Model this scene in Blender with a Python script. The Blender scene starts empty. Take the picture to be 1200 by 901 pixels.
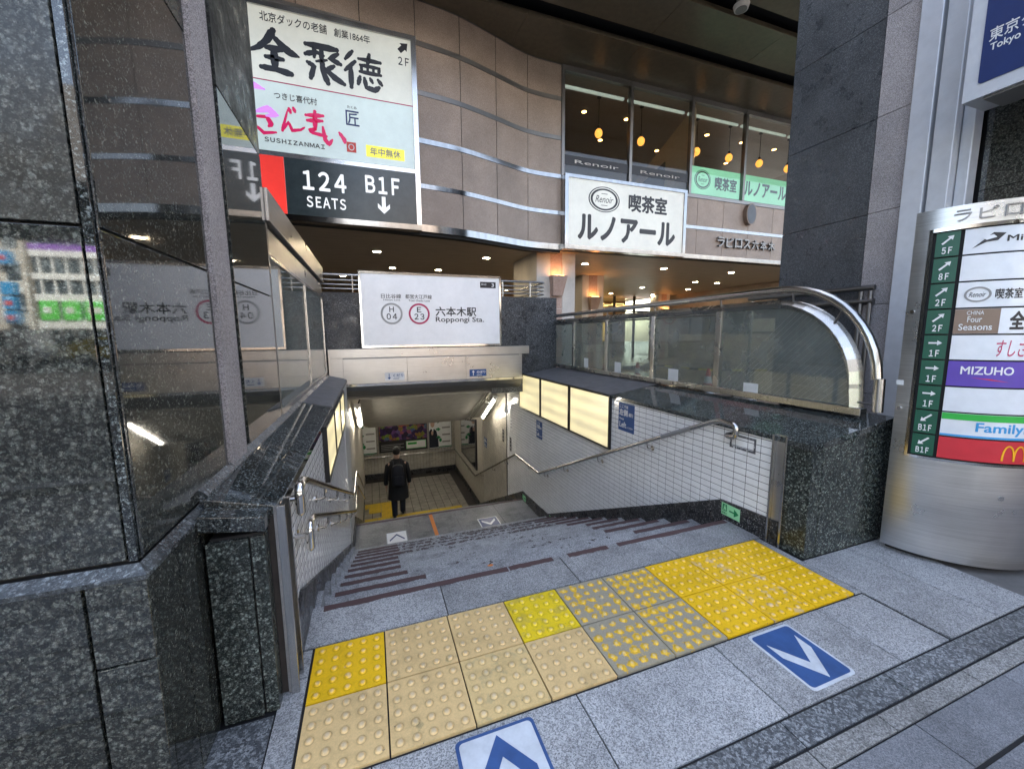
import bpy, bmesh, math, random
from mathutils import Vector, Matrix
random.seed(7)
S = bpy.context.scene
COL = S.collection
R = math.radians

# ------------------------------------------------------------------ camera
YAW, PIT, ROL = .3432, .1255, -.0087
fw = Vector((math.sin(YAW)*math.cos(PIT), math.cos(YAW)*math.cos(PIT), -math.sin(PIT)))
rt = Vector((math.cos(YAW), -math.sin(YAW), 0)); up = rt.cross(fw)
RT = rt*math.cos(ROL)+up*math.sin(ROL); UP = -rt*math.sin(ROL)+up*math.cos(ROL)
cam = bpy.data.cameras.new('camera'); camo = bpy.data.objects.new('camera', cam); COL.objects.link(camo)
cam.sensor_fit = 'HORIZONTAL'; cam.sensor_width = 36; cam.lens = 461/1200*36
cam.clip_start = .02; cam.clip_end = 500
m3 = Matrix((RT, UP, -fw)).transposed()
camo.matrix_world = Matrix.Translation((.306, -1.229, 1.404)) @ m3.to_4x4()
S.camera = camo
S.render.resolution_x = 1024; S.render.resolution_y = 768

# ------------------------------------------------------------------ light
SUN_EL, SUN_AZ = 40, 22          # the sun stands behind the building, which shades the entrance
w = bpy.data.worlds.new('World'); S.world = w; w.use_nodes = True
nt = w.node_tree; nt.nodes.clear()
sky = nt.nodes.new('ShaderNodeTexSky'); sky.sky_type = 'NISHITA'; sky.sun_disc = False
sky.sun_elevation = R(SUN_EL); sky.sun_rotation = R(SUN_AZ); sky.air_density = 1.0; sky.dust_density = 3.5
hs = nt.nodes.new('ShaderNodeHueSaturation'); hs.inputs['Saturation'].default_value = .72      # hazy city sky
bg = nt.nodes.new('ShaderNodeBackground'); bg.inputs[1].default_value = .14
ow = nt.nodes.new('ShaderNodeOutputWorld')
nt.links.new(sky.outputs[0], hs.inputs['Color']); nt.links.new(hs.outputs[0], bg.inputs[0]); nt.links.new(bg.outputs[0], ow.inputs[0])
sun = bpy.data.lights.new('sun', 'SUN'); sun.energy = 4.2; sun.angle = R(.5); sun.color = (1, .95, .88)
suno = bpy.data.objects.new('sun', sun); COL.objects.link(suno)
sd = Vector((math.sin(R(SUN_AZ))*math.cos(R(SUN_EL)), math.cos(R(SUN_AZ))*math.cos(R(SUN_EL)), math.sin(R(SUN_EL))))
suno.rotation_euler = sd.to_track_quat('Z', 'Y').to_euler(); suno.location = sd*60
S.view_settings.view_transform = 'Standard'; S.view_settings.look = 'None'
S.view_settings.exposure = 3.0; S.view_settings.gamma = 1
S.cycles.use_denoising = True
S.cycles.max_bounces = 10; S.cycles.diffuse_bounces = 5; S.cycles.glossy_bounces = 5
S.cycles.transparent_max_bounces = 12; S.cycles.sample_clamp_indirect = 6
S.cycles.caustics_reflective = False; S.cycles.caustics_refractive = False

# ------------------------------------------------------------------ materials
def newmat(name):
    m = bpy.data.materials.new(name); m.use_nodes = True
    n = m.node_tree; b = n.nodes['Principled BSDF']
    return m, n, b
def pos(n, scale=1.0, sc=None):
    g = n.nodes.new('ShaderNodeNewGeometry')
    v = n.nodes.new('ShaderNodeVectorMath'); v.operation = 'MULTIPLY'
    v.inputs[1].default_value = sc if sc else (scale,)*3
    n.links.new(g.outputs['Position'], v.inputs[0]); return v.outputs[0]
def noise(n, scale, detail=4, rough=.6, sc=None, vec=None):
    t = n.nodes.new('ShaderNodeTexNoise'); t.inputs['Scale'].default_value = scale
    t.inputs['Detail'].default_value = detail; t.inputs['Roughness'].default_value = rough
    n.links.new(vec if vec is not None else pos(n, 1, sc), t.inputs['Vector']); return t.outputs['Fac']
def ramp(n, fac, stops, interp='LINEAR'):
    r = n.nodes.new('ShaderNodeValToRGB'); r.color_ramp.interpolation = interp
    e = r.color_ramp.elements
    while len(e) < len(stops): e.new(.5)
    for i, (p, c) in enumerate(stops):
        e[i].position = p; e[i].color = (c if len(c) == 4 else (*c, 1)) if hasattr(c, '__len__') else (c, c, c, 1)
    n.links.new(fac, r.inputs[0]); return r.outputs[0]
def mix(n, fac, a, b, mode='MIX'):
    x = n.nodes.new('ShaderNodeMix'); x.data_type = 'RGBA'; x.blend_type = mode
    for s, v in ((x.inputs[0], fac), (x.inputs[6], a), (x.inputs[7], b)):
        if isinstance(v, (int, float)): s.default_value = v
        elif isinstance(v, tuple): s.default_value = (*v, 1) if len(v) == 3 else v
        else: n.links.new(v, s)
    return x.outputs[2]
def mul(n, a, b):
    x = n.nodes.new('ShaderNodeMath'); x.operation = 'MULTIPLY'
    for s, v in ((x.inputs[0], a), (x.inputs[1], b)):
        if isinstance(v, (int, float)): s.default_value = v
        else: n.links.new(v, s)
    return x.outputs[0]
def bump(n, b, h, strength=.3, dist=.002):
    x = n.nodes.new('ShaderNodeBump'); x.inputs['Strength'].default_value = strength
    x.inputs['Distance'].default_value = dist
    n.links.new(h, x.inputs['Height']); n.links.new(x.outputs[0], b.inputs['Normal'])
def rnd(n):
    o = n.nodes.new('ShaderNodeObjectInfo'); return o.outputs['Random']
def plain(name, col, rough=.5, metal=0, dirt=.15, emit=None, es=0, coat=0):
    m, n, b = newmat(name)
    f = noise(n, 9, 6, .65)
    d = tuple(c*(1-dirt*2) for c in col)
    n.links.new(ramp(n, f, [(.3, d), (.65, col)]), b.inputs['Base Color'])
    b.inputs['Roughness'].default_value = rough; b.inputs['Metallic'].default_value = metal
    b.inputs['Coat Weight'].default_value = coat
    if emit: b.inputs['Emission Color'].default_value = (*emit, 1); b.inputs['Emission Strength'].default_value = es
    return m
def granite(name, dark, mid, light, scale, rough, amt=.5, rv=.25, bumpy=0, spec=.5, fleck=.62, stain=.0):
    m, n, b = newmat(name)
    p = pos(n, 1)
    wob = n.nodes.new('ShaderNodeTexNoise'); wob.inputs['Scale'].default_value = scale*1.4; wob.inputs['Detail'].default_value = 4
    n.links.new(p, wob.inputs['Vector'])
    ad = n.nodes.new('ShaderNodeVectorMath'); ad.operation = 'MULTIPLY_ADD'
    ad.inputs[1].default_value = (1.1/scale,)*3
    n.links.new(wob.outputs['Color'], ad.inputs[0]); n.links.new(p, ad.inputs[2])
    def cells(sc):
        v = n.nodes.new('ShaderNodeTexVoronoi'); v.inputs['Scale'].default_value = sc
        n.links.new(ad.outputs[0], v.inputs['Vector'])
        sep = n.nodes.new('ShaderNodeSeparateColor'); n.links.new(v.outputs['Color'], sep.inputs[0]); return sep.outputs[0]
    a, c = cells(scale), cells(scale*2.3)
    k = mix(n, .38, a, c)
    c1 = ramp(n, k, [(0, dark), (.22, dark), (fleck*.85, mid), (.86, light), (1, light)])
    fine = noise(n, scale*3, 5, .75)
    c2 = mix(n, amt, c1, ramp(n, fine, [(.32, .2), (.68, 1.6)]), 'MULTIPLY')
    big = noise(n, 1.7, 5, .6)
    c3 = mix(n, .6, c2, ramp(n, big, [(.3, .7), (.7, 1.2)]), 'MULTIPLY')
    if stain:
        st = noise(n, 4, 9, .78)
        c3 = mix(n, stain, c3, ramp(n, st, [(.36, .45), (.5, .95), (.7, 1.12)]), 'MULTIPLY')
    if stain:
        gv = n.nodes.new('ShaderNodeTexVoronoi'); gv.inputs['Scale'].default_value = 5.5; n.links.new(p, gv.inputs['Vector'])
        gs = n.nodes.new('ShaderNodeSeparateColor'); n.links.new(gv.outputs['Color'], gs.inputs[0])
        gate = ramp(n, gs.outputs[1], [(.62, 0), (.64, 1)])
        rad = n.nodes.new('ShaderNodeMath'); rad.operation = 'ADD'; n.links.new(gv.outputs['Distance'], rad.inputs[0]); n.links.new(mul(n, noise(n, 60, 4, .6), .12), rad.inputs[1])
        spot = mul(n, ramp(n, rad.outputs[0], [(.105, 1), (.135, 0)]), gate)
        c3 = mix(n, mul(n, spot, .6), c3, (.075, .074, .075))
        c3 = mix(n, .5*stain, c3, ramp(n, noise(n, 1.1, 8, .8), [(.38, .62), (.5, 1.0), (.66, 1.12)]), 'MULTIPLY')
    mr = n.nodes.new('ShaderNodeMapRange'); n.links.new(rnd(n), mr.inputs[0])
    mr.inputs[3].default_value = 1-rv*.5; mr.inputs[4].default_value = 1+rv*.5
    c4 = mix(n, 1.0, c3, mr.outputs[0], 'MULTIPLY')
    n.links.new(c4, b.inputs['Base Color'])
    rr = n.nodes.new('ShaderNodeMapRange'); n.links.new(noise(n, 6, 5, .7), rr.inputs[0])
    rr.inputs[3].default_value = rough*.7; rr.inputs[4].default_value = rough*1.35
    n.links.new(rr.outputs[0], b.inputs['Roughness'])
    b.inputs['Specular IOR Level'].default_value = spec
    if bumpy: bump(n, b, fine, bumpy, .003)
    return m
def clast(name, dark, mid, light, scale, rough, rv, spec=.85, lo=.08):
    # polished stone of interlocked pale crystals in a dark matrix
    m, n, b = newmat(name)
    p = pos(n, 1)
    wob = n.nodes.new('ShaderNodeTexNoise'); wob.inputs['Scale'].default_value = scale*1.5; wob.inputs['Detail'].default_value = 5
    n.links.new(p, wob.inputs['Vector'])
    ad = n.nodes.new('ShaderNodeVectorMath'); ad.operation = 'MULTIPLY_ADD'; ad.inputs[1].default_value = (.95/scale,)*3
    n.links.new(wob.outputs['Color'], ad.inputs[0]); n.links.new(p, ad.inputs[2])
    def layer(sc, lo, hi):
        v = n.nodes.new('ShaderNodeTexVoronoi'); v.inputs['Scale'].default_value = sc; n.links.new(ad.outputs[0], v.inputs['Vector'])
        sep = n.nodes.new('ShaderNodeSeparateColor'); n.links.new(v.outputs['Color'], sep.inputs[0])
        a = n.nodes.new('ShaderNodeMapRange'); n.links.new(sep.outputs[0], a.inputs[0]); a.inputs[1].default_value = lo; a.inputs[2].default_value = hi
        d = n.nodes.new('ShaderNodeMapRange'); n.links.new(v.outputs['Distance'], d.inputs[0]); d.inputs[1].default_value = .15; d.inputs[2].default_value = .75
        d.inputs[3].default_value = 1; d.inputs[4].default_value = .25
        return mul(n, a.outputs[0], d.outputs[0])
    a, c = layer(scale, lo, 1.05), layer(scale*2.7, lo, 1.1)
    k = mix(n, .5, a, c)
    c1 = ramp(n, k, [(0, dark), (.12, dark), (.34, mid), (.62, light), (1, light)])
    c1 = mix(n, .35, c1, ramp(n, noise(n, scale*.8, 3, .6), [(.35, (.85, 1.0, .98)), (.5, (1, 1, 1)), (.65, (1.12, 1.0, .86))]), 'MULTIPLY')
    fine = noise(n, scale*6, 5, .75)
    c2 = mix(n, .8, c1, ramp(n, fine, [(.3, .4), (.7, 1.5)]), 'MULTIPLY')
    c3 = mix(n, .8, c2, ramp(n, noise(n, 2.2, 7, .7), [(.3, .60), (.7, 1.3)]), 'MULTIPLY')
    mr = n.nodes.new('ShaderNodeMapRange'); n.links.new(rnd(n), mr.inputs[0]); mr.inputs[3].default_value = 1-rv; mr.inputs[4].default_value = 1+rv
    n.links.new(mix(n, 1.0, c3, mr.outputs[0], 'MULTIPLY'), b.inputs['Base Color'])
    rr = n.nodes.new('ShaderNodeMapRange'); n.links.new(noise(n, 5, 6, .7), rr.inputs[0])
    rr.inputs[1].default_value = .35; rr.inputs[2].default_value = .7; rr.inputs[3].default_value = rough*.6; rr.inputs[4].default_value = rough*2.2
    n.links.new(rr.outputs[0], b.inputs['Roughness']); b.inputs['Specular IOR Level'].default_value = spec
    return m
def metal(name, col, rough, brush=(300, 300, 6), var=.25, met=1.0):
    m, n, b = newmat(name)
    f = noise(n, 1, 5, .6, sc=brush); g = noise(n, 3.5, 5, .6)
    c = mix(n, .6, ramp(n, f, [(.3, tuple(x*(1-var) for x in col)), (.7, col)]), ramp(n, g, [(.3, .82), (.7, 1.05)]), 'MULTIPLY')
    n.links.new(c, b.inputs['Base Color']); b.inputs['Metallic'].default_value = met
    mr = n.nodes.new('ShaderNodeMapRange'); n.links.new(g, mr.inputs[0])
    mr.inputs[3].default_value = rough*.6; mr.inputs[4].default_value = rough*1.5
    n.links.new(mr.outputs[0], b.inputs['Roughness'])
    bump(n, b, f, .05, .001)
    return m
def glass(name, tint=(.9, .95, .93), refl=1.0, haze=0.0, hazecol=(.4, .45, .42)):
    m, n, b = newmat(name)
    out = n.nodes['Material Output']; n.nodes.remove(b)
    tr = n.nodes.new('ShaderNodeBsdfTransparent'); tr.inputs[0].default_value = (*tint, 1)
    gl = n.nodes.new('ShaderNodeBsdfGlossy'); gl.inputs['Roughness'].default_value = .01
    fr = n.nodes.new('ShaderNodeLayerWeight'); fr.inputs[0].default_value = .5
    pw = n.nodes.new('ShaderNodeMath'); pw.operation = 'POWER'; pw.inputs[1].default_value = 4.5; n.links.new(fr.outputs['Facing'], pw.inputs[0])
    mr = n.nodes.new('ShaderNodeMath'); mr.operation = 'MULTIPLY_ADD'; mr.inputs[1].default_value = .8*refl; mr.inputs[2].default_value = .045*refl; mr.use_clamp = True
    n.links.new(pw.outputs[0], mr.inputs[0])
    mx = n.nodes.new('ShaderNodeMixShader'); n.links.new(mr.outputs[0], mx.inputs[0])
    src = tr.outputs[0]
    if haze:
        df = n.nodes.new('ShaderNodeBsdfDiffuse'); df.inputs[0].default_value = (*hazecol, 1)
        hm = n.nodes.new('ShaderNodeMixShader'); n.links.new(src, hm.inputs[1]); n.links.new(df.outputs[0], hm.inputs[2])
        n.links.new(ramp(n, noise(n, 4, 5, .6), [(.3, haze*.6), (.7, haze*1.3)]), hm.inputs[0]); src = hm.outputs[0]
    n.links.new(src, mx.inputs[1]); n.links.new(gl.outputs[0], mx.inputs[2]); n.links.new(mx.outputs[0], out.inputs[0])
    return m
def emis(name, col, st):
    m, n, b = newmat(name)
    b.inputs['Base Color'].default_value = (*[min(1, c) for c in col], 1)
    b.inputs['Emission Color'].default_value = (*col, 1); b.inputs['Emission Strength'].default_value = st
    b.inputs['Roughness'].default_value = .25
    if 'face' in name:
        v = ramp(n, noise(n, .9, 4, .55), [(.3, .65), (.7, 1.25)])
        n.links.new(mix(n, 1, (*col, 1), v, 'MULTIPLY'), b.inputs['Emission Color'])
        n.links.new(mix(n, .9, (*[min(1, c) for c in col], 1), ramp(n, noise(n, 2.3, 8, .75), [(.3, .86), (.6, 1.0)]), 'MULTIPLY'), b.inputs['Base Color'])
    return m

M = {}
M['g_near'] = clast('granite_polished_green', (.020, .022, .020), (.070, .074, .065), (.19, .20, .175), 84, .03, .10)
M['g_pier'] = clast('granite_pier_green', (.016, .020, .018), (.066, .076, .070), (.26, .30, .27), 84, .16, .10, .45)
M['g_satin'] = clast('granite_satin_green', (.020, .022, .020), (.068, .072, .064), (.18, .19, .17), 84, .17, .10, .4)
M['g_matt'] = clast('granite_matt_green', (.035, .036, .034), (.065, .068, .062), (.12, .13, .12), 58, .30, .10, .12)
M['g_side'] = M['g_near']
M['g_ledge'] = clast('granite_honed_dark', (.028, .032, .034), (.085, .094, .098), (.25, .28, .29), 90, .22, .1, .6)
M['g_rough'] = granite('granite_hammered_pink', (.17, .153, .148), (.36, .33, .325), (.60, .55, .54), 300, .75, .5, .1, bumpy=.35)
M['g_back'] = clast('granite_blue_black', (.018, .020, .023), (.07, .076, .085), (.50, .52, .54), 105, .3, .08, .5, .22)
M['g_cap'] = clast('granite_cap', (.010, .012, .012), (.06, .068, .066), (.33, .37, .36), 125, .03, .08)
M['g_pillar'] = clast('granite_pillar', (.040, .043, .048), (.085, .09, .097), (.24, .25, .26), 90, .3, .12, .5, .1)
M['g_floor'] = granite('granite_flamed_grey', (.145, .148, .154), (.30, .31, .318), (.52, .522, .52), 230, .6, .55, .3, bumpy=.4, stain=.55, fleck=.5)
M['g_step'] = granite('granite_step_grey', (.17, .173, .178), (.33, .337, .345), (.54, .545, .55), 260, .6, .5, .16, bumpy=.35, stain=.75)
M['g_landing'] = granite('granite_landing', (.13, .125, .12), (.21, .205, .195), (.32, .31, .30), 240, .55, .5, .1, bumpy=.2, stain=.8)
M['g_kerb'] = granite('granite_kerb_dark', (.05, .056, .062), (.115, .125, .135), (.33, .35, .36), 120, .5, .5, .2, bumpy=.2, stain=.4)
M['g_strip'] = granite('granite_strip_light', (.13, .13, .128), (.27, .27, .26), (.42, .42, .41), 200, .7, .5, .3, bumpy=.3, stain=.7)
M['slab'] = granite('sidewalk_slab_grey', (.12, .126, .14), (.20, .21, .228), (.29, .30, .32), 300, .75, .4, .25, bumpy=.3, stain=.5)
M['skirt'] = clast('granite_skirting', (.014, .014, .015), (.06, .059, .06), (.45, .44, .42), 100, .25, .05, .5, .28)
M['facade'] = granite('granite_facade_taupe', (.25, .185, .145), (.375, .29, .232), (.50, .41, .34), 220, .45, .4, .12, bumpy=.1)
M['stone_warm'] = granite('stone_cream', (.42, .39, .35), (.55, .51, .46), (.62, .58, .53), 200, .45, .25, .06)
M['stone_pink'] = granite('stone_pink', (.28, .17, .13), (.42, .28, .22), (.55, .42, .36), 120, .45, .4, .06)
M['steel'] = metal('stainless_brushed', (.58, .57, .55), .22)
M['steel_h'] = metal('stainless_hairline', (.60, .585, .56), .30, brush=(4, 4, 400))
M['steel_tan'] = metal('stainless_warm', (.62, .60, .56), .26)
M['steel_p'] = metal('stainless_polished', (.66, .64, .61), .09, var=.05)
M['steel_dk'] = metal('steel_dull', (.27, .265, .26), .4)
M['chrome'] = metal('chrome_band', (.33, .325, .32), .12, brush=(14, 14, 2), var=.3)
M['alu'] = plain('white_painted_steel', (.62, .64, .68), .35, .15, .06)
M['joint'] = plain('joint_black', (.008, .008, .009), .7, 0, .1)
M['grout'] = plain('grout_dark', (.045, .038, .034), .9, 0, .25)
M['black'] = plain('black_paint', (.012, .012, .013), .45)
M['rubber'] = plain('dark_rubber', (.02, .02, .02), .8)
M['cem'] = plain('concrete_dark', (.16, .155, .15), .8)
M['membrane'] = plain('grey_membrane', (.15, .143, .145), .55, 0, .2)

def tilemat(name, col, rough, dirt=.12, rv=.12):
    m, n, b = newmat(name)
    f = noise(n, 3.2, 6, .7)
    c = ramp(n, f, [(.3, tuple(x*(1-dirt*1.6) for x in col)), (.6, col)])
    mr = n.nodes.new('ShaderNodeMapRange')
    wn = n.nodes.new('ShaderNodeTexWhiteNoise'); wn.noise_dimensions = '3D'
    sn = n.nodes.new('ShaderNodeVectorMath'); sn.operation = 'SNAP'; sn.inputs[1].default_value = (.1, .1, .05)
    n.links.new(pos(n), sn.inputs[0]); n.links.new(sn.outputs[0], wn.inputs[0])
    n.links.new(wn.outputs[0], mr.inputs[0]); mr.inputs[3].default_value = 1-rv; mr.inputs[4].default_value = 1
    n.links.new(mix(n, 1, c, mr.outputs[0], 'MULTIPLY'), b.inputs['Base Color'])
    b.inputs['Roughness'].default_value = rough; b.inputs['Coat Weight'].default_value = .3
    return m
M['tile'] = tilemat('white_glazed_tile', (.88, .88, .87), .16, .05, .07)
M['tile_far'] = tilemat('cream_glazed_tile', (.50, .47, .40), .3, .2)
M['tile_floor'] = tilemat('floor_tile_grey_beige', (.33, .30, .255), .35, .25, .22)
M['wallpanel'] = plain('beige_wall_panel', (.42, .39, .33), .5, 0, .12)
M['wallpanel2'] = plain('grey_white_wall_panel', (.45, .45, .44), .4, 0, .12)
M['ceil'] = plain('ceiling_cream', (.42, .40, .35), .6, 0, .1)
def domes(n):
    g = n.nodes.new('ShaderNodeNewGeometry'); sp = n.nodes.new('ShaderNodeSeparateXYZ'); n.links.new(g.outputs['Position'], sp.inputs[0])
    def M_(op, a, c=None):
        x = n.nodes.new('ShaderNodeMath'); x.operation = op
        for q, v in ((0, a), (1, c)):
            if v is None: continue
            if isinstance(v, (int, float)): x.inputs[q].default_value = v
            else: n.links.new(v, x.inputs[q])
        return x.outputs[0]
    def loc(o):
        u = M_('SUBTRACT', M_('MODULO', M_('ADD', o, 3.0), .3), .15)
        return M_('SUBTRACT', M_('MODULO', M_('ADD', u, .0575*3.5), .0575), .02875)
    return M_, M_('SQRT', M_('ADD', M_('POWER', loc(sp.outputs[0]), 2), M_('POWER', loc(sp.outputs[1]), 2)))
def tactile(name, col, under, wear, seed):
    m, n, b = newmat(name)
    g = pos(n); o = n.nodes.new('ShaderNodeVectorMath'); o.operation = 'ADD'; o.inputs[1].default_value = (seed*3.1, seed*1.7, seed)
    n.links.new(g, o.inputs[0])
    f = noise(n, 15, 6, .62, vec=o.outputs[0])
    k = ramp(n, f, [(max(0, wear-.04), (1, 1, 1)), (min(1, wear+.04), (0, 0, 0))])
    fine = noise(n, 160, 4, .7); st = noise(n, 6, 7, .75)
    c = mix(n, k, col, under)
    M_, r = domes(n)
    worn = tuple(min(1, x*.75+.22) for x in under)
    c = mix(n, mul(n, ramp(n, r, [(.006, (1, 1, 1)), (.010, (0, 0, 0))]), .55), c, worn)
    c = mix(n, .75, c, ramp(n, r, [(.0125, 1.0), (.0150, .55), (.0185, .92), (.024, 1.0)]), 'MULTIPLY')  # dark ring at each dome base: dirt plus painted shading
    c = mix(n, .5, c, ramp(n, fine, [(.35, .8), (.65, 1.1)]), 'MULTIPLY')
    c = mix(n, .8, c, ramp(n, st, [(.3, .66), (.5, .97), (.7, 1.06)]), 'MULTIPLY')
    sp_ = noise(n, 45, 3, .5); c = mix(n, mul(n, ramp(n, sp_, [(.73, 0), (.76, 1)]), .6), c, (.10, .09, .08))
    n.links.new(c, b.inputs['Base Color']); b.inputs['Roughness'].default_value = .5
    bump(n, b, fine, .15, .002); return m
def tactile_rings(name, col, under, wear, seed):
    m, n, b = newmat(name); M_, r = domes(n)
    f = noise(n, 38, 6, .7, vec=None); f2 = noise(n, 9, 3, .6)
    k = M_('ADD', M_('ADD', M_('MULTIPLY', r, -16), M_('MULTIPLY', f, 1.1)), M_('MULTIPLY', f2, .9))
    kk = ramp(n, k, [(wear-.03, (0, 0, 0)), (wear+.03, (1, 1, 1))])
    fine = noise(n, 160, 4, .7)
    c = mix(n, kk, under, col); c = mix(n, .6, c, ramp(n, fine, [(.35, .75), (.65, 1.12)]), 'MULTIPLY')
    tip = ramp(n, r, [(.005, (1, 1, 1)), (.009, (0, 0, 0))]); c = mix(n, mul(n, tip, .6), c, (.62, .52, .30))
    n.links.new(c, b.inputs['Base Color']); b.inputs['Roughness'].default_value = .55; bump(n, b, fine, .2, .002); return m
Y1, BG, GR = (.84, .50, .005), (.70, .49, .22), (.33, .295, .215)
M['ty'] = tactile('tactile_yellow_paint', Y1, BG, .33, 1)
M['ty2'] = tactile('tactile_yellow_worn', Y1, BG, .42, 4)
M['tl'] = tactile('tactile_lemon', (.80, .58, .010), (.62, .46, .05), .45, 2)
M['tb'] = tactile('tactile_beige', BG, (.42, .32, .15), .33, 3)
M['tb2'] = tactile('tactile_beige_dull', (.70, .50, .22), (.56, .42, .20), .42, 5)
M['tg'] = tactile_rings('tactile_grey_worn', (.68, .42, .03), GR, .72, 6)
M['tg2'] = tactile_rings('tactile_grey_worn_less', (.70, .43, .025), GR, .65, 9)
def patchy(name, col, thr, scale=22):
    m, n, b = newmat(name); out = n.nodes['Material Output']
    b.inputs['Base Color'].default_value = (*col, 1); b.inputs['Roughness'].default_value = .7
    tr = n.nodes.new('ShaderNodeBsdfTransparent'); mx = n.nodes.new('ShaderNodeMixShader')
    k = ramp(n, noise(n, scale, 6, .7), [(thr-.03, 0), (thr+.03, 1)])
    n.links.new(k, mx.inputs[0]); n.links.new(tr.outputs[0], mx.inputs[1]); n.links.new(b.outputs[0], mx.inputs[2])
    n.links.new(mx.outputs[0], out.inputs[0]); return m
M['strip_red'] = patchy('anti_slip_strip_brown', (.075, .042, .042), .28)
M['strip_worn'] = patchy('anti_slip_strip_worn', (.085, .06, .06), .60, 30)
M['strip_mid'] = patchy('worn_strip_with_edge_shade', (.10, .075, .075), .52, 20)
M['orange'] = patchy('orange_tape', (.62, .20, .045), .25)
M['tapegrey'] = patchy('tape_residue', (.10, .10, .11), .45, 60)
def pc(name, col, rough=.4, dirt=.06): M[name] = plain(name, col, rough, 0, dirt)
pc('ink', (.012, .012, .016)); pc('white', (.78, .78, .77)); pc('blue', (.014, .07, .23)); pc('navy', (.012, .03, .13))
pc('green', (.004, .085, .045)); pc('red', (.55, .02, .035)); pc('crimson', (.5, .015, .1)); pc('yellow', (.75, .6, .03))
pc('purple', (.10, .05, .38)); pc('leaf', (.02, .42, .05)); pc('sky', (.03, .30, .62)); pc('gold', (.85, .42, .01))
pc('lgreen', (.35, .75, .40)); pc('dgreen', (.01, .22, .07)); pc('violet', (.42, .17, .6)); pc('panelwhite', (.72, .75, .78), .2)
pc('grey', (.25, .25, .25)); pc('paper', (.7, .72, .72)); pc('cone', (.65, .05, .03)); pc('skin', (.5, .32, .24), .5)
pc('coat', (.010, .010, .012), .8); pc('trouser', (.014, .018, .032), .8); pc('hair', (.008, .007, .007), .6); pc('bag', (.010, .012, .020), .7)
pc('shoe', (.01, .01, .01), .3); pc('bronze', (.22, .15, .11), .3)
M['face_lit_white'] = emis('sign_face_white_lit', (.78, .78, .79), .022)
M['face_lit_sushi'] = emis('sign_face_cream_lit', (.76, .76, .66), .035)
M['face_lit_sushi2'] = emis('sign_face_pale_lit', (.64, .74, .70), .04)
M['face_lit_renoir'] = emis('sign_face_ivory_lit', (.78, .77, .69), .03)
M['face_green'] = emis('sign_face_green_lit', (.28, .70, .45), .10)
M['face_red'] = emis('sign_face_red_lit', (.72, .04, .03), .08)
M['face_dark'] = plain('sign_face_slate', (.035, .05, .052), .25)
M['tube'] = emis('fluorescent_tube', (1, .93, .80), 8)
M['blind_glow'] = emis('blind_box_glow', (.8, .95, .85), .06)
M['down'] = emis('downlight_disc', (1, .80, .52), 26)
M['bulb'] = emis('pendant_glass', (1, .40, .07), .30); M['cafe_down'] = emis('cafe_downlight_disc', (1, .5, .15), 3.0)
M['white_lit'] = emis('lettering_white_lit', (.9, .9, .88), .06); M['yellow_lit'] = emis('strip_yellow_lit', (.8, .72, .04), .10); M['crimson_lit'] = emis('lettering_crimson_lit', (.6, .01, .10), .05); M['violet_lit'] = emis('lettering_violet_lit', (.5, .2, .65), .12)
M['warm'] = emis('warm_shop_light', (1, .55, .18), .5)
M['uplight'] = emis('uplight_lamp', (1, .42, .12), 6)
def lightpanel():
    m, n, b = newmat('light_panel_diffuser')
    # four tubes stand behind the diffuser of each box
    g = n.nodes.new('ShaderNodeNewGeometry'); sp = n.nodes.new('ShaderNodeSeparateXYZ'); n.links.new(g.outputs['Position'], sp.inputs[0])
    s = n.nodes.new('ShaderNodeMath'); s.operation = 'SINE'
    n.links.new(mul(n, sp.outputs[2], 2*math.pi/.16), s.inputs[0])
    mr = n.nodes.new('ShaderNodeMapRange'); n.links.new(s.outputs[0], mr.inputs[0]); mr.inputs[1].default_value = -1
    mr.inputs[3].default_value = 0; mr.inputs[4].default_value = 1
    t = noise(n, 3.0, 3, .5)
    k = mix(n, .68, mr.outputs[0], t)
    c = ramp(n, k, [(.15, (.78, .66, .36)), (.75, (1.0, .84, .42))])
    n.links.new(c, b.inputs['Emission Color']); b.inputs['Base Color'].default_value = (.6, .58, .5, 1)
    st = n.nodes.new('ShaderNodeMapRange'); n.links.new(k, st.inputs[0]); st.inputs[3].default_value = .075; st.inputs[4].default_value = .14
    n.links.new(st.outputs[0], b.inputs['Emission Strength']); b.inputs['Roughness'].default_value = .2
    return m
M['lp'] = lightpanel()
M['glass'] = glass('window_glass', (.80, .86, .84), 1.0)
M['glass_fence'] = glass('wired_glass', (.66, .71, .68), 1.1, .42, (.29, .31, .285))
M['glass_wing'] = glass('wing_glass', (.8, .86, .84), 1.0, .35, (.40, .43, .40))
M['glass_cafe'] = glass('cafe_glass', (.85, .85, .83), .8)
M['mirror'] = metal('mirror_dark', (.55, .55, .55), .05, var=.02)
def soffit():
    m, n, b = newmat('soffit_boards')
    f = noise(n, 1, 4, .6, sc=(1.5, 20, 20))
    n.links.new(ramp(n, f, [(.3, (.33, .27, .20)), (.7, (.50, .41, .31))]), b.inputs['Base Color'])
    b.inputs['Roughness'].default_value = .5; return m
M['soffit'] = soffit()
M['ceilpanel'] = plain('ceiling_panel_brown', (.17, .14, .095), .3, .1, .12)

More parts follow.
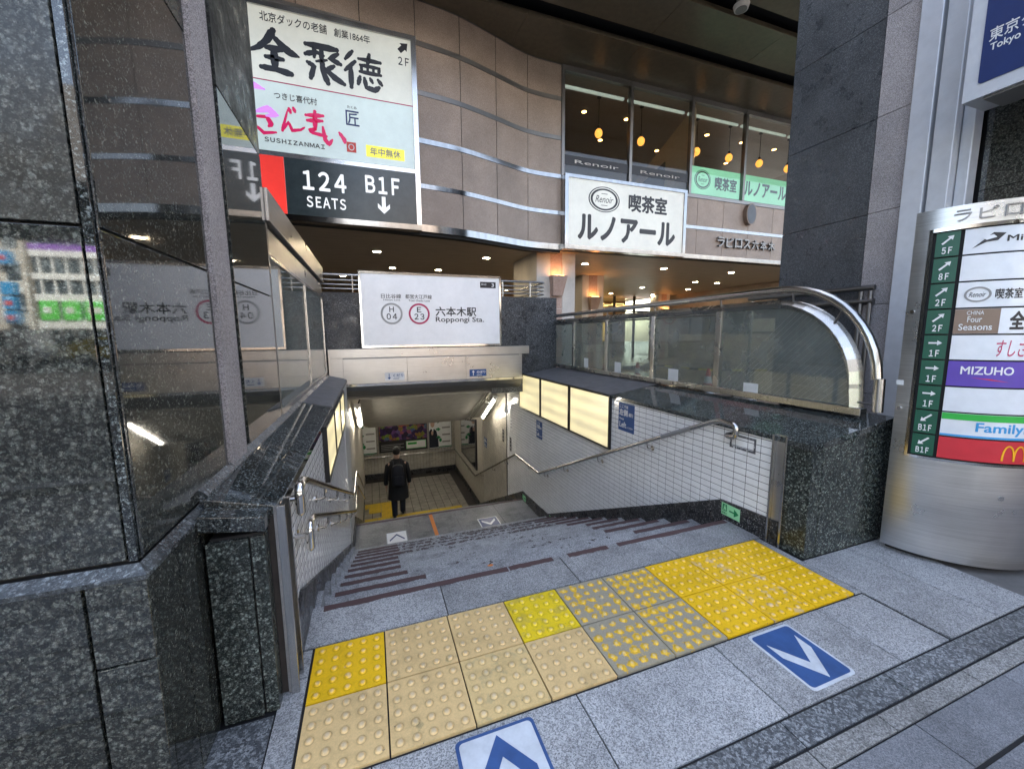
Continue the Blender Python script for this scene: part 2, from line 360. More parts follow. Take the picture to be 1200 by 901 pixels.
# ------------------------------------------------------------------ mesh helpers
def worldloc(o):
    v = Vector((0, 0, 0))
    while o: v += o.location; o = o.parent
    return v
class MB:
    def __init__(s): s.v = []; s.f = []
    def add(s, vs, fs):
        k = len(s.v); s.v += [tuple(v) for v in vs]; s.f += [tuple(i+k for i in f) for f in fs]; return s
    def box(s, x0, x1, y0, y1, z0, z1):
        vs = [(x, y, z) for z in (z0, z1) for y in (y0, y1) for x in (x0, x1)]
        return s.add(vs, [(0, 2, 3, 1), (4, 5, 7, 6), (0, 1, 5, 4), (2, 6, 7, 3), (0, 4, 6, 2), (1, 3, 7, 5)])
    def prism(s, pts, f, d0, d1):
        """polygon of (u,v) through mapper f(u,v,d), between depths d0 and d1"""
        n = len(pts)
        vs = [f(u, v, d0) for u, v in pts]+[f(u, v, d1) for u, v in pts]
        return s.add(vs, [tuple(range(n))[::-1], tuple(range(n, 2*n))]+[(i, (i+1) % n, n+(i+1) % n, n+i) for i in range(n)])
    def tube(s, path, r, seg=14, cap=True):
        path = [Vector(p) for p in path]; rings = []; n = len(path)
        t0 = (path[1]-path[0]).normalized()
        a = Vector((0, 0, 1)) if abs(t0.z) < .9 else Vector((1, 0, 0))
        nv = t0.cross(a).normalized(); vs = []
        for i, p in enumerate(path):
            t = (path[min(i+1, n-1)]-path[max(i-1, 0)]).normalized()
            nv = (nv-t*nv.dot(t)).normalized(); bv = t.cross(nv)
            rr = r[i] if hasattr(r, '__len__') else r
            vs += [p+nv*math.cos(2*math.pi*k/seg)*rr+bv*math.sin(2*math.pi*k/seg)*rr for k in range(seg)]
        fs = [(i*seg+k, i*seg+(k+1) % seg, (i+1)*seg+(k+1) % seg, (i+1)*seg+k) for i in range(n-1) for k in range(seg)]
        if cap: fs += [tuple(range(seg))[::-1], tuple((n-1)*seg+k for k in range(seg))]
        return s.add(vs, fs)
    def cyl(s, c, r, z0, z1, seg=24, r2=None):
        r2 = r if r2 is None else r2
        return s.tube([(c[0], c[1], z0), (c[0], c[1], z1)], [r, r2], seg)
    def sphere(s, c, rx, ry, rz, nu=14, nv=9):
        vs = [(c[0], c[1], c[2]-rz)]
        for j in range(1, nv):
            a = -math.pi/2+math.pi*j/nv
            vs += [(c[0]+rx*math.cos(a)*math.cos(2*math.pi*i/nu), c[1]+ry*math.cos(a)*math.sin(2*math.pi*i/nu), c[2]+rz*math.sin(a)) for i in range(nu)]
        vs.append((c[0], c[1], c[2]+rz)); fs = []
        for i in range(nu): fs += [(0, 1+(i+1) % nu, 1+i), (len(vs)-1, 1+(nv-2)*nu+i, 1+(nv-2)*nu+(i+1) % nu)]
        for j in range(nv-2):
            for i in range(nu):
                a = 1+j*nu+i; b = 1+j*nu+(i+1) % nu; fs.append((a, b, b+nu, a+nu))
        return s.add(vs, fs)
    def loft(s, rings, cap=True):
        m = len(rings[0]); vs = [p for r in rings for p in r]
        fs = [(i*m+k, i*m+(k+1) % m, (i+1)*m+(k+1) % m, (i+1)*m+k) for i in range(len(rings)-1) for k in range(m)]
        if cap: fs += [tuple(range(m))[::-1], tuple((len(rings)-1)*m+k for k in range(m))]
        return s.add(vs, fs)
    def build(s, name, mat, parent=None, smooth=False, bevel=0, **props):
        me = bpy.data.meshes.new(name)
        if parent is None:
            xs = [v[0] for v in s.v]; ys = [v[1] for v in s.v]; zs = [v[2] for v in s.v]
            org = Vector(((min(xs)+max(xs))/2, (min(ys)+max(ys))/2, min(zs)))
        else:
            org = worldloc(parent)
        me.from_pydata([tuple(Vector(v)-org) for v in s.v], [], s.f); me.update()
        b = bmesh.new(); b.from_mesh(me); bmesh.ops.recalc_face_normals(b, faces=b.faces); b.to_mesh(me); b.free()
        me.materials.append(mat)
        if smooth:
            for p in me.polygons: p.use_smooth = True
            try: me.set_sharp_from_angle(angle=R(42))
            except Exception: pass
        o = bpy.data.objects.new(name, me); COL.objects.link(o)
        if parent is None: o.location = org
        else: o.parent = parent
        if bevel:
            md = o.modifiers.new('bevel', 'BEVEL'); md.width = bevel; md.segments = 2; md.limit_method = 'ANGLE'; md.angle_limit = R(40)
        for k, v in props.items(): o[k] = v
        return o
def thing(name, label, cat, loc, group=None):
    o = bpy.data.objects.new(name, None); COL.objects.link(o); o.location = loc; o.empty_display_size = .1
    o['label'] = label; o['category'] = cat
    if group: o['group'] = group
    return o
def structure(name, loc=(0, 0, 0)):
    o = bpy.data.objects.new(name, None); COL.objects.link(o); o.location = loc; o['kind'] = 'structure'; return o
def instance(name, me, parent, loc):
    o = bpy.data.objects.new(name, me); COL.objects.link(o); o.parent = parent; o.location = Vector(loc)-worldloc(parent); return o
def B(*a): return MB().box(*a)
def plane(o, u, v, n):
    o, u, v, n = map(Vector, (o, u, v, n)); return lambda a, b, d=0: o+u*a+v*b+n*d
def YP(y): return lambda a, b, d=0: Vector((a, y-d, b))        # faces -Y, u = X, v = Z
def XP(x): return lambda a, b, d=0: Vector((x-d, a, b))        # faces -X, u = Y (decreasing to the right), v = Z
def ZP(z): return lambda a, b, d=0: Vector((a, b, z+d))
_cache = {}
def text(s, f, u0, u1, v0, v1, mat, parent, bold=0, depth=.004, base=.001, name='lettering', shear=0, fwid=False):
    key = (s, shear, fwid)
    if key not in _cache:
        cu = bpy.data.curves.new('t', 'FONT'); cu.body = s; cu.size = 1; cu.extrude = .02; cu.shear = shear
        if fwid:          # full-width glyphs set close: a plain sans with a proper figure one
            cu.body = ''.join(chr(ord(c)+0xFEE0) if '!' <= c <= '~' else c for c in s); cu.space_character = .64
        cu.resolution_u = 3
        ob = bpy.data.objects.new('t', cu); me = bpy.data.meshes.new_from_object(ob)
        _cache[key] = ([v.co.copy() for v in me.vertices], [tuple(p.vertices) for p in me.polygons])
        bpy.data.objects.remove(ob); bpy.data.meshes.remove(me)
    vs, fs = _cache[key]
    if not vs: return None
    x0 = min(v.x for v in vs); x1 = max(v.x for v in vs); y0 = min(v.y for v in vs); y1 = max(v.y for v in vs)
    mb = MB(); bw_ = bold*.9; off = [(0, 0)] if not bold else [(-1, 0), (1, 0), (0, -1), (0, 1), (-.7, -.7), (.7, .7), (-.7, .7), (.7, -.7)]
    x0 -= bw_; x1 += bw_; y0 -= bw_; y1 += bw_
    for k, (ox, oy) in enumerate(off):     # heavier weights: the same outline laid over itself, slightly shifted
        out = []
        for v in vs:
            a = (v.x+ox*bw_-x0)/(x1-x0); b = (v.y+oy*bw_-y0)/(y1-y0)
            out.append(f(u0+(u1-u0)*a, v0+(v1-v0)*b, base+(depth+k*.00006 if v.z > 0 else 0)))
        mb.add(out, fs)
    return mb.build(name, mat, parent)
def rect(f, u0, u1, v0, v1, d0, d1, name, mat, parent, bevel=0):
    return MB().prism([(u0, v0), (u1, v0), (u1, v1), (u0, v1)], f, d0, d1).build(name, mat, parent, bevel=bevel)
def ring(f, cu, cv, ru, rv, wdt, d0, d1, name, mat, parent, n=36):
    mb = MB()
    for i in range(n):
        a, b = 2*math.pi*i/n, 2*math.pi*(i+1)/n
        q = [(cu+ru*math.cos(a), cv+rv*math.sin(a)), (cu+ru*math.cos(b), cv+rv*math.sin(b)),
             (cu+(ru-wdt)*math.cos(b), cv+(rv-wdt)*math.sin(b)), (cu+(ru-wdt)*math.cos(a), cv+(rv-wdt)*math.sin(a))]
        mb.prism(q, f, d0, d1)
    return mb.build(name, mat, parent)
def disc(f, cu, cv, ru, rv, d0, d1, name, mat, parent, n=30):
    return MB().prism([(cu+ru*math.cos(2*math.pi*i/n), cv+rv*math.sin(2*math.pi*i/n)) for i in range(n)], f, d0, d1).build(name, mat, parent)
def poly(f, pts, d0, d1, name, mat, parent): return MB().prism(pts, f, d0, d1).build(name, mat, parent)
def rrect(u0, u1, v0, v1, r, n=5):
    p = []
    for cx, cy, a0 in ((u1-r, v1-r, 0), (u0+r, v1-r, 90), (u0+r, v0+r, 180), (u1-r, v0+r, 270)):
        p += [(cx+r*math.cos(R(a0+90*i/n)), cy+r*math.sin(R(a0+90*i/n))) for i in range(n+1)]
    return p
def arrow(u, v, du, dv, L, wd, head):
    """arrow polygon centred on (u,v) pointing along (du,dv)"""
    k = math.hypot(du, dv); du /= k; dv /= k; px, py = -dv, du
    P = lambda a, b: (u+du*a+px*b, v+dv*a+py*b)
    return [P(-L/2, -wd/2), P(L/2-head, -wd/2), P(L/2-head, -head*.75), P(L/2, 0), P(L/2-head, head*.75), P(L/2-head, wd/2), P(-L/2, wd/2)]
def arc(c, r, a0, a1, n, f): return [f(c[0]+r*math.cos(R(a0+(a1-a0)*i/n)), c[1]+r*math.sin(R(a0+(a1-a0)*i/n))) for i in range(n+1)]

exec_parts = []
WL, WR = -.06, 2.79               # stairwell walls
RISE, RUN, Y0 = .143, .325, .90
ZL = -11*RISE                     # landing
ZF = -3.05                        # passage floor

# ================================================================== GROUND
g = MB()
for a in ((-60, 80, -60, -8.0), (-60, -.3, -8, 60), (3.52, 80, -.36, 60), (-.3, 3.52, 7.3, 60), (-.3, 80, -8, -3.4)):
    g.add([(a[0], a[2], -.012), (a[1], a[2], -.012), (a[1], a[3], -.012), (a[0], a[3], -.012)], [(0, 1, 2, 3)])
g.build('ground', M['cem'], kind='structure')
B(-60, 80, -30, -3.4, -.02, -.004).build('road', plain('asphalt', (.05, .05, .052), .8), kind='structure')
B(-60, 80, -3.55, -3.4, -.10, .06).build('kerb', M['g_strip'], kind='structure')
pv = structure('pavement')
B(-.3, 3.53, -3.4, .60, -.10, -.008).build('bedding', M['joint'], pv)
B(-.3, 3.53, .60, Y0-.02, -.10, -.008).build('bedding', M['joint'], pv)
J = .0028
def slab(x0, x1, y0, y1, mat, name='slab', z=0): 
    z += random.uniform(-.0012, .0012)
    return B(x0+J, x1-J, y0+J, y1-J, -.05+z, z).build(name, M[mat], pv, bevel=.0015)
xs = [WL, .61, 1.37, 2.09, WR-.012]
for a, b in zip(xs, xs[1:]): slab(a, b, .612, Y0-.012, 'g_floor', 'granite_slab')
xs = [-.10, .24, 1.0, 1.70, 2.39, 2.745]
for a, b in zip(xs, xs[1:]): slab(a, b, -.355, -.006, 'g_floor', 'granite_slab')
slab(-.10, -.006, .0, .45, 'g_floor', 'granite_slab'); slab(-.06, -.006, .45, .606, 'g_floor', 'granite_slab')
slab(2.706, 2.76, 0, .606, 'g_floor', 'granite_slab')
slab(2.76, 3.18, -.355, .318, 'g_floor', 'granite_slab'); slab(3.18, 3.52, -.355, .318, 'g_floor', 'granite_slab')
slab(-.30, -.10, -.25, .31, 'g_kerb', 'dark_slab'); slab(-.30, -.10, -.36, -.25, 'g_kerb', 'dark_slab')
for a, b in zip([-.3, .45, 1.05, 1.64, 2.24, 2.84, 3.53, 4.3, 5.1], [.45, 1.05, 1.64, 2.24, 2.84, 3.53, 4.3, 5.1, 6]): slab(a, b, -.458, -.36, 'g_kerb', 'kerb_stone')
xs = [-.6, -.1, .5, .92, 1.32, 1.63, 2.0, 2.56, 2.86, 3.3, 3.9, 4.6]
for a, b in zip(xs, xs[1:]): slab(a, b, -.53, -.463, 'g_strip', 'edging_stone')
for r in range(8):
    y1 = -.531 if r == 0 else -.695-(r-1)*.3; y0 = -.688 if r == 0 else y1-.295
    off = .0 if r % 2 == 0 else .32
    for i in range(-3, 9):
        slab(-.31+i*.6+off, .29+i*.6+off, y0, y1, 'slab', 'sidewalk_slab', -.002)

# tactile paving
tp = thing('tactile_paving', 'double row of yellow and beige dotted tactile tiles across the top of the stairs', 'tactile paving', (1.35, .3, 0))
def tactile_mesh():
    mb = MB(); h = .147
    mb.add([(-h, -h, -.02), (h, -h, -.02), (h, h, -.02), (-h, h, -.02), (-h, -h, .004), (h, -h, .004), (h, h, .004), (-h, h, .004)],
           [(4, 5, 6, 7), (0, 1, 5, 4), (1, 2, 6, 5), (2, 3, 7, 6), (3, 0, 4, 7)])
    for i in range(5):
        for j in range(5):
            cx, cy = (i-2)*.0575, (j-2)*.0575; seg = 10
            rs = [(.0145, .004), (.0122, .0082), (.0078, .0100)]
            vs = [(cx+r*math.cos(2*math.pi*k/seg), cy+r*math.sin(2*math.pi*k/seg), z) for r, z in rs for k in range(seg)]+[(cx, cy, .0103)]
            fs = [(a*seg+k, a*seg+(k+1) % seg, (a+1)*seg+(k+1) % seg, (a+1)*seg+k) for a in range(2) for k in range(seg)]
            fs += [(2*seg+k, 2*seg+(k+1) % seg, 3*seg) for k in range(seg)]
            mb.add(vs, fs)
    return mb
tmesh = {}
far_row = ['ty', 'tb', 'tb', 'tl', 'tg', 'tg2', 'ty', 'ty2', 'ty']
near_row = ['tb', 'tb', 'tb2', 'tb', 'tg', 'tg2', 'ty', 'ty2', 'ty']
for j, row in enumerate((near_row, far_row)):
    for i, k in enumerate(row):
        if k not in tmesh:
            o = tactile_mesh().build('tactile_tile', M[k], None); me = o.data
            for v in me.vertices: v.co += o.location
            bpy.data.objects.remove(o); tmesh[k] = me
            for p in me.polygons: p.use_smooth = len(p.vertices) == 3 or p.area < 1e-4
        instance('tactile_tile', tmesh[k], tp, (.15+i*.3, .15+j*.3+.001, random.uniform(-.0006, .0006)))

# painted direction signs on the ground
def floor_sign(label, x0, x1, y0, y1, z, face, ink, border, up_, name='floor_sign', w_=.05, r=.02):
    t = thing(name, label, 'floor sign', ((x0+x1)/2, (y0+y1)/2, z)); f = ZP(z)
    MB().prism(rrect(x0, x1, y0, y1, r), f, .0005, .003).build('border', border, t)
    b = .012 if z == 0 else .015
    MB().prism(rrect(x0+b, x1-b, y0+b, y1-b, r*.8), f, .001, .0042).build('face', face, t)
    cx = (x0+x1)/2; hw = (x1-x0)*.34; s = 1 if up_ else -1; cy = (y0+y1)/2; hh = (y1-y0)*.17
    pts = [(cx-hw, cy-s*hh*1.6), (cx, cy+s*hh), (cx+hw, cy-s*hh*1.6), (cx+hw, cy-s*hh*1.6+s*w_*1.5), (cx, cy+s*hh+s*w_*1.5), (cx-hw, cy-s*hh*1.6+s*w_*1.5)]
    MB().prism(pts, f, .003, .0055).build('chevron', ink, t)
    return t
pc('signblue', (.035, .095, .27), .5, .15); pc('signwhite', (.62, .66, .70), .5, .15)
floor_sign('blue floor sign with white chevron beside the yellow tiles, at the right', 1.88, 2.14, -.325, -.025, 0, M['signblue'], M['signwhite'], M['signwhite'], False)
floor_sign('white floor sign with blue chevron at the front edge of the paving', .51, .80, -.335, -.03, 0, M['signwhite'], M['signblue'], M['signblue'], True)
floor_sign('small white floor sign with dark chevron on the stair landing', .38, .69, 4.38, 4.74, ZL, M['white'], M['navy'], M['grey'], True, w_=.03, r=.005)
floor_sign('small dark blue floor sign with white chevron on the stair landing', 1.80, 2.12, 4.40, 4.70, ZL, M['navy'], M['white'], M['white'], False, w_=.04, r=.005)

# ================================================================== STAIRS
st = structure('staircase')
for k in range(11):
    y = Y0+RUN*k; z1 = -RISE*(k+1); y1 = y+RUN
    if k == 0: B(WL, WR, Y0-.014, Y0, -.30, -.001).build('riser', M['g_step'], st)
    if k == 10: break
    B(WL, WR, y, y1, z1-.25, z1).build('step', M['g_step'], st, bevel=.004)
for a, b in ((WL, .75), (.75, 1.5), (1.5, 2.2), (2.2, WR)):
    B(a+.002, b-.002, Y0+RUN*10, 4.66, ZL-.2, ZL).build('landing_slab', M['g_landing'], st)
    B(a+.002, b-.002, 4.664, 5.2, ZL-.2, ZL-.0005).build('landing_slab', M['g_landing'], st)
B(WL, WR, 5.15, 5.203, ZL-.0, ZL+.002).build('nosing', M['strip_red'], st)
r2 = (ZF-ZL)/10
for k in range(9):
    B(WL, WR, 5.2+RUN*k, 5.2+RUN*(k+1), ZL+r2*(k+1)-.3, ZL+r2*(k+1)).build('step', M['g_step'], st)
# anti slip strips
def wob(x0, x1, y0, y1, z, n=14):
    top = []; bot = []
    for i in range(n+1):
        x = x0+(x1-x0)*i/n; top.append((x, y1+random.uniform(-.002, .002))); bot.append((x, y0+random.uniform(-.005, .005)))
    return MB().prism(top+bot[::-1], ZP(z), .0008, .003)
for k in range(11):
    y = Y0+RUN*k; z = -RISE*k
    segs = [(WL+.07, 1.02, 1), (1.03, 1.32, 1), (1.43, 1.72, 1), (1.80, 2.75, 1)] if k == 0 else \
        [(.03, random.uniform(.40, .62), 1), (random.uniform(.7, 1.0), random.uniform(1.0, 1.3), 0), (random.uniform(1.4, 1.5), random.uniform(1.7, 2.0), 0),
         (random.uniform(2.05, 2.35), random.uniform(2.68, 2.74), 1)]
    if k > 5: segs = [(.03, .5, 1), (.5, 2.3, 2), (2.3, 2.75, 1)]  # far steps: worn middle strip also paints the shade line along the edge
    for a, b, full in segs:
        if k == 10: wob(a, b, y+.02, y+.06, ZL).build('anti_slip_strip', M['strip_worn'], st)
        else: wob(a, b, y-.045, y-.004, z).build('anti_slip_strip', M['strip_red' if full == 1 else 'strip_mid' if full == 2 else 'strip_worn'], st)
for x, y, k in ((1.16, Y0+.17, 1), (1.27, Y0+.10, 1), (1.0, Y0+.27, 1), (1.45, Y0+.05, 1), (1.1, Y0+.5, 2)):
    MB().prism([(x+random.uniform(.012, .028)*math.cos(a*.7), y+.012*math.sin(a*.7)) for a in range(9)], ZP(-RISE*k), .0005, .002).build('paint_spot', M['orange'], st)
tape = wob(1.08, 1.135, 4.19, 5.14, ZL, 3).build('orange_tape', M['orange'])
tape['label'] = 'strip of orange tape across the stair landing'; tape['category'] = 'tape'

# ------------------------------------------------------------------ tiles helper
def tiles(parent, f, u0, u1, v0, v1, tu, tv, inside, mat, near=None, cap=300, depth=.0018, stagger=0, name='wall_tile', joint=.0044):
    L = []; nu = int(math.ceil((u1-u0)/tu)); nv = int(math.ceil((v1-v0)/tv))
    for i in range(nu):
        for j in range(nv):
            a = u0+i*tu; b = v1-(j+1)*tv
            if stagger and i % 2: b -= tv/2
            if inside(a+tu/2, b+tv/2): L.append((a+tu/2, b+tv/2))
    if near:
        L.sort(key=lambda p: (f(p[0], p[1], 0)-Vector(near)).length)
    hu, hv = tu/2-joint/2, tv/2-joint/2
    def shape(mb, a, b):
        j = random.uniform(-.0002, .0002)
        mb.prism([(a-hu, b-hv), (a+hu, b-hv), (a+hu, b+hv), (a-hu, b+hv)], f, -.001, depth+j)
    nind = cap if near else 0
    if nind:
        c = f(0, 0, 0); mb = MB(); shape(mb, 0, 0)
        me = bpy.data.meshes.new(name); me.from_pydata([tuple(Vector(v)-c) for v in mb.v], [], mb.f); me.materials.append(mat)
        bm = bmesh.new(); bm.from_mesh(me); bmesh.ops.recalc_face_normals(bm, faces=bm.faces)
        bmesh.ops.bevel(bm, geom=[e for e in bm.edges], offset=.0006, segments=1, affect='EDGES'); bm.to_mesh(me); bm.free()
        for a, b in L[:nind]: instance(name, me, parent, f(a, b, random.uniform(-.0002, .0002)))
    mb = MB()
    for a, b in L[nind:]: shape(mb, a, b)
    if mb.v: mb.build(name+'_field', mat, parent, kind='stuff')
CAMP = (.306, -1.229, 1.404)
def skirt_top(y):       # right-hand skirting top
    P = [(.4, .165), (.95, .140), (4.10, -1.375), (5.18, -1.420), (8.2, -2.90), (12, -2.90)]
    for (a, b), (c, d) in zip(P, P[1:]):
        if y <= c: return b+(d-b)*(y-a)/(c-a)
    return P[-1][1]
def skirt_poly(top, y0, y1): return None

# ------------------------------------------------------------------ right stair wall
wr = thing('stair_wall', 'white tiled right-hand stairwell wall under a dark granite coping', 'wall', (3.1, 2.7, 0))
fR = XP(WR+.0018)
ceilz = lambda y: .42 if y < 5.7 else max(-.49, .42-(y-5.7)*.5056)
MB().prism([(.5, -.3), (.5, .71), (5.02, .71), (5.02, .60), (5.3, .44), (5.7, .44), (7.52, -.48), (11.5, -.48), (11.5, -3.3), (8, -3.3), (5, -2), (4.0, -2)], fR, -.4, 0).build('wall_body', M['grout'], wr)
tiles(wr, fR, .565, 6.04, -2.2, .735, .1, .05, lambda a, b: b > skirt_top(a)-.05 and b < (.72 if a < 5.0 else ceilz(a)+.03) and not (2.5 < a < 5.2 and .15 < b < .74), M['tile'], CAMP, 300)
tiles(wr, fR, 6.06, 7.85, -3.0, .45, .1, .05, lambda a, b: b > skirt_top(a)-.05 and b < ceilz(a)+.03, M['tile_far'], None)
rect(fR, 6.035, 6.065, -2.1, .30, 0, .012, 'joint_trim', M['joint'], wr)
rect(fR, 7.86, 11.4, -3.05, -.48, -.001, .005, 'wall_panel', M['wallpanel'], wr)
MB().prism([(.50, -.05), (.50, .165), (.95, .14), (4.1, -1.375), (5.18, -1.42), (5.18, -1.62), (4.0, -1.62), (.95, -.15)], fR, 0, .018).build('skirting', M['skirt'], wr)
MB().prism([(5.18, -1.62), (5.18, -1.42), (8.2, -2.90), (11.4, -2.90), (11.4, -3.06), (8.2, -3.06)], fR, 0, .018).build('skirting', M['skirt'], wr)
# coping: slopes down towards the stairs
def coping(x0, x1, za, zb, y0, y1, th, mat, name, par, bevel=.003):
    pts = [(x0, za-th), (x1, zb-th), (x1, zb), (x0, za)]
    return MB().prism(pts, lambda a, b, d: Vector((a, d, b)), y0, y1).build(name, mat, par, bevel=bevel)
coping(WR-.012, 3.53, .735, .842, .47, 1.55, .035, M['g_cap'], 'coping_stone', wr)
coping(WR-.012, 3.53, .735, .842, 1.554, 2.45, .035, M['g_cap'], 'coping_stone', wr)
coping(WR-.016, 3.53, .742, .850, 2.455, 5.02, .045, M['membrane'], 'coping_sheet', wr)
B(WR+.03, 3.52, .47, 5.02, .2, .70).build('wall_core', M['grout'], wr)
# granite pier at the foot
pr = thing('granite_pier', 'dark polished granite pier between the stair entrance and the steel directory', 'pier', (3.15, .4, 0))
MB().prism([(2.78, .0), (2.875, .0), (2.875, .703), (2.78, .690)], YP(.325), -.14, 0).build('panel', M['g_pier'], pr)
MB().prism([(2.879, .0), (3.54, .0), (3.54, .795), (2.879, .703)], YP(.322), -.14, 0).build('panel', M['g_pier'], pr, bevel=.002)
B(2.79, 3.53, .33, .46, 0, .70).build('core', M['joint'], pr)
coping(2.768, 3.548, .733, .845, .31, .468, .042, M['g_cap'], 'coping_stone', pr)
def jamb(par_label, xs, s, y0, y1, z1):
    t = thing('steel_jamb', par_label, 'jamb', (xs, y0, 0))
    B(min(xs, xs+s*.012), max(xs, xs+s*.012), y0+.012, y1-.012, 0, z1).build('web', M['steel_h'], t)
    B(min(xs, xs-s*.028), max(xs, xs-s*.028), y0, y0+.014, 0, z1+.004).build('flange', M['steel'], t, bevel=.001)
    B(min(xs, xs-s*.028), max(xs, xs-s*.028), y1-.014, y1, 0, z1).build('flange', M['steel'], t, bevel=.001)
    return t
jamb('vertical stainless steel shutter guide at the foot of the right-hand tiled wall', 2.785, 1, .465, .565, .745)
jamb('vertical stainless steel shutter guide at the foot of the left-hand tiled wall', -.055, -1, .38, .49, .775)

# residue of a removed notice, small plates
def tagthing(o, label, cat, group=None):
    o['label'] = label; o['category'] = cat
    if group: o['group'] = group
    return o
mb = MB()
for q in ((.71, .90, .655, .67), (.71, .90, .565, .58), (.895, .91, .565, .67), (.70, .715, .565, .67)):
    mb.prism([(q[0], q[2]), (q[1], q[2]), (q[1], q[3]), (q[0], q[3])], XP(WR-.001), 0, .0015)
tagthing(mb.build('tape_residue', M['tapegrey']), 'rectangle of old tape residue on the white tiles under the handrail end', 'tape residue')

def wall_sign(label, y1, y0, z0, z1, lines, x=WR-.0005, mat='blue', ink='white', name='wall_sign', bordered=True):
    t = thing(name, label, 'sign', (x, (y0+y1)/2, z0)); f = XP(x)
    rect(f, y0, y1, z0, z1, 0, .004, 'plate', M[mat], t)
    W = y1-y0; H = z1-z0
    for (s, a, b, c, d, bo) in lines: text(s, f, y1-W*a, y1-W*b, z0+H*c, z0+H*d, M[ink], t, bo, .001, .0045)
    return t
keep = [('ここでは', .08, .62, .83, .94, .01), ('左側', .06, .60, .55, .79, .03), ('通行', .66, .94, .57, .70, .01), ('Keep', .08, .36, .38, .47, .01), ('Left', .08, .52, .12, .33, .02), ('してください', .57, .93, .13, .20, .005)]
wall_sign('blue sign 左側 Keep Left on the white tiles nearest the stair top', 2.305, 2.04, .385, .68, keep)
wall_sign('blue sign 左側 Keep Left on the tiles below the light panels', 4.55, 4.32, -.25, .03, keep)
wall_sign('blue keep-left sign in the passage beyond the wall joint', 7.75, 7.52, -1.26, -1.03, keep)
def exit_sign(label, y1, y0, z0, z1):
    t = thing('exit_sign', label, 'exit sign', (WR, (y0+y1)/2, z0)); f = XP(WR-.0125); W = y1-y0; H = z1-z0
    rect(f, y0, y1, z0, z1, 0, .004, 'plate', M['lgreen'], t)
    U = lambda a: y1-W*a; V = lambda b: z0+H*b
    rect(f, U(.30), U(.06), V(.35), V(.92), .004, .005, 'pictogram_field', M['dgreen'], t)
    disc(f, U(.20), V(.80), W*.03, H*.06, .005, .006, 'pictogram_head', M['lgreen'], t, 10)
    poly(f, [(U(.13), V(.72)), (U(.24), V(.72)), (U(.26), V(.55)), (U(.23), V(.40)), (U(.19), V(.42)), (U(.20), V(.55)), (U(.14), V(.42)), (U(.10), V(.44)), (U(.15), V(.58))], .005, .006, 'pictogram_body', M['lgreen'], t)
    text('非常口', f, U(.05), U(.32), V(.10), V(.26), M['dgreen'], t, .01, .001, .0045)
    poly(f, arrow((U(.42)+U(.95))/2, V(.5), -1, 0, W*.5, H*.12, H*.42), .004, .005, 'arrow', M['dgreen'], t)
exit_sign('green emergency exit sign with arrow low on the right skirting near the stair top', .935, .775, .035, .128)
exit_sign('green exit sign on the skirting where the stairs meet the landing', 4.02, 3.86, -1.45, -1.355)
exit_sign('green exit sign on the skirting at the far end of the landing', 5.16, 5.0, -1.56, -1.46)
for y, z0, z1, m_, lb in ((5.78, -.42, -.2, 'paper', 'upright white paper notice on the tiles before the wall joint'), (5.83, -.85, -.58, 'ink', 'narrow dark plate on the tiles before the wall joint'), (6.28, -.78, -.52, 'ink', 'narrow dark plate on the tiles just past the wall joint')):
    t = thing('notice', lb, 'notice', (WR, y, z0)); rect(XP(WR-.001), y-.05, y+.05, z0, z1, 0, .003, 'plate', M[m_], t)
    for q in range(3): rect(XP(WR-.001), y-.035, y+.035, z0+(z1-z0)*(.2+q*.28), z0+(z1-z0)*(.3+q*.28), .003, .004, 'print_line', M['grey'], t)
t = thing('advertising_frame', 'dark glazed poster frame on the passage wall reflecting the light', 'poster frame', (WR, 9.4, -2.1))
MB().prism([(8.45, -2.11), (10.25, -2.11), (10.25, -1.05), (8.45, -.75)], XP(WR), 0, .04).build('frame', M['black'], t)
MB().prism([(8.52, -2.05), (10.18, -2.05), (10.18, -1.10), (8.52, -.82)], XP(WR-.04), 0, .004).build('pane', M['mirror'], t)

# light panels
def light_panel(label, x, y0, y1, z0, z1, s, group):
    t = thing('light_panel', label, 'light panel', (x, (y0+y1)/2, z0), group)
    f = XP(x) if s > 0 else (lambda a, b, d=0: Vector((x+d, a, b)))
    e = .022
    for q in ((y0, y1, z0, z0+e), (y0, y1, z1-e, z1), (y0, y0+e, z0+e, z1-e), (y1-e, y1, z0+e, z1-e)):
        rect(f, *q, -.01, .030, 'frame', M['black'], t)
    rect(f, y0+e, y1-e, z0+e, z1-e, -.005, .022, 'diffuser', M['lp'], t)
for (a, b), lb in zip(((2.44, 3.38), (3.40, 4.33), (4.35, 5.27)), ('nearest and widest-looking lit panel on the right wall, beside the keep-left sign', 'middle lit panel of the three on the right wall', 'farthest lit panel on the right wall, next to the steel lintel')):
    light_panel(lb, WR-.002, a, b, .115, .735, 1, 'lit panels on the right wall')
for (a, b), lb in zip(((1.90, 2.62), (2.64, 3.33), (3.35, 4.0)), ('nearest lit panel on the left wall, above the double handrail', 'middle lit panel of the three on the left wall', 'farthest lit panel on the left wall')):
    light_panel(lb, WL+.002, a, b, .32, .745, -1, 'lit panels on the left wall')

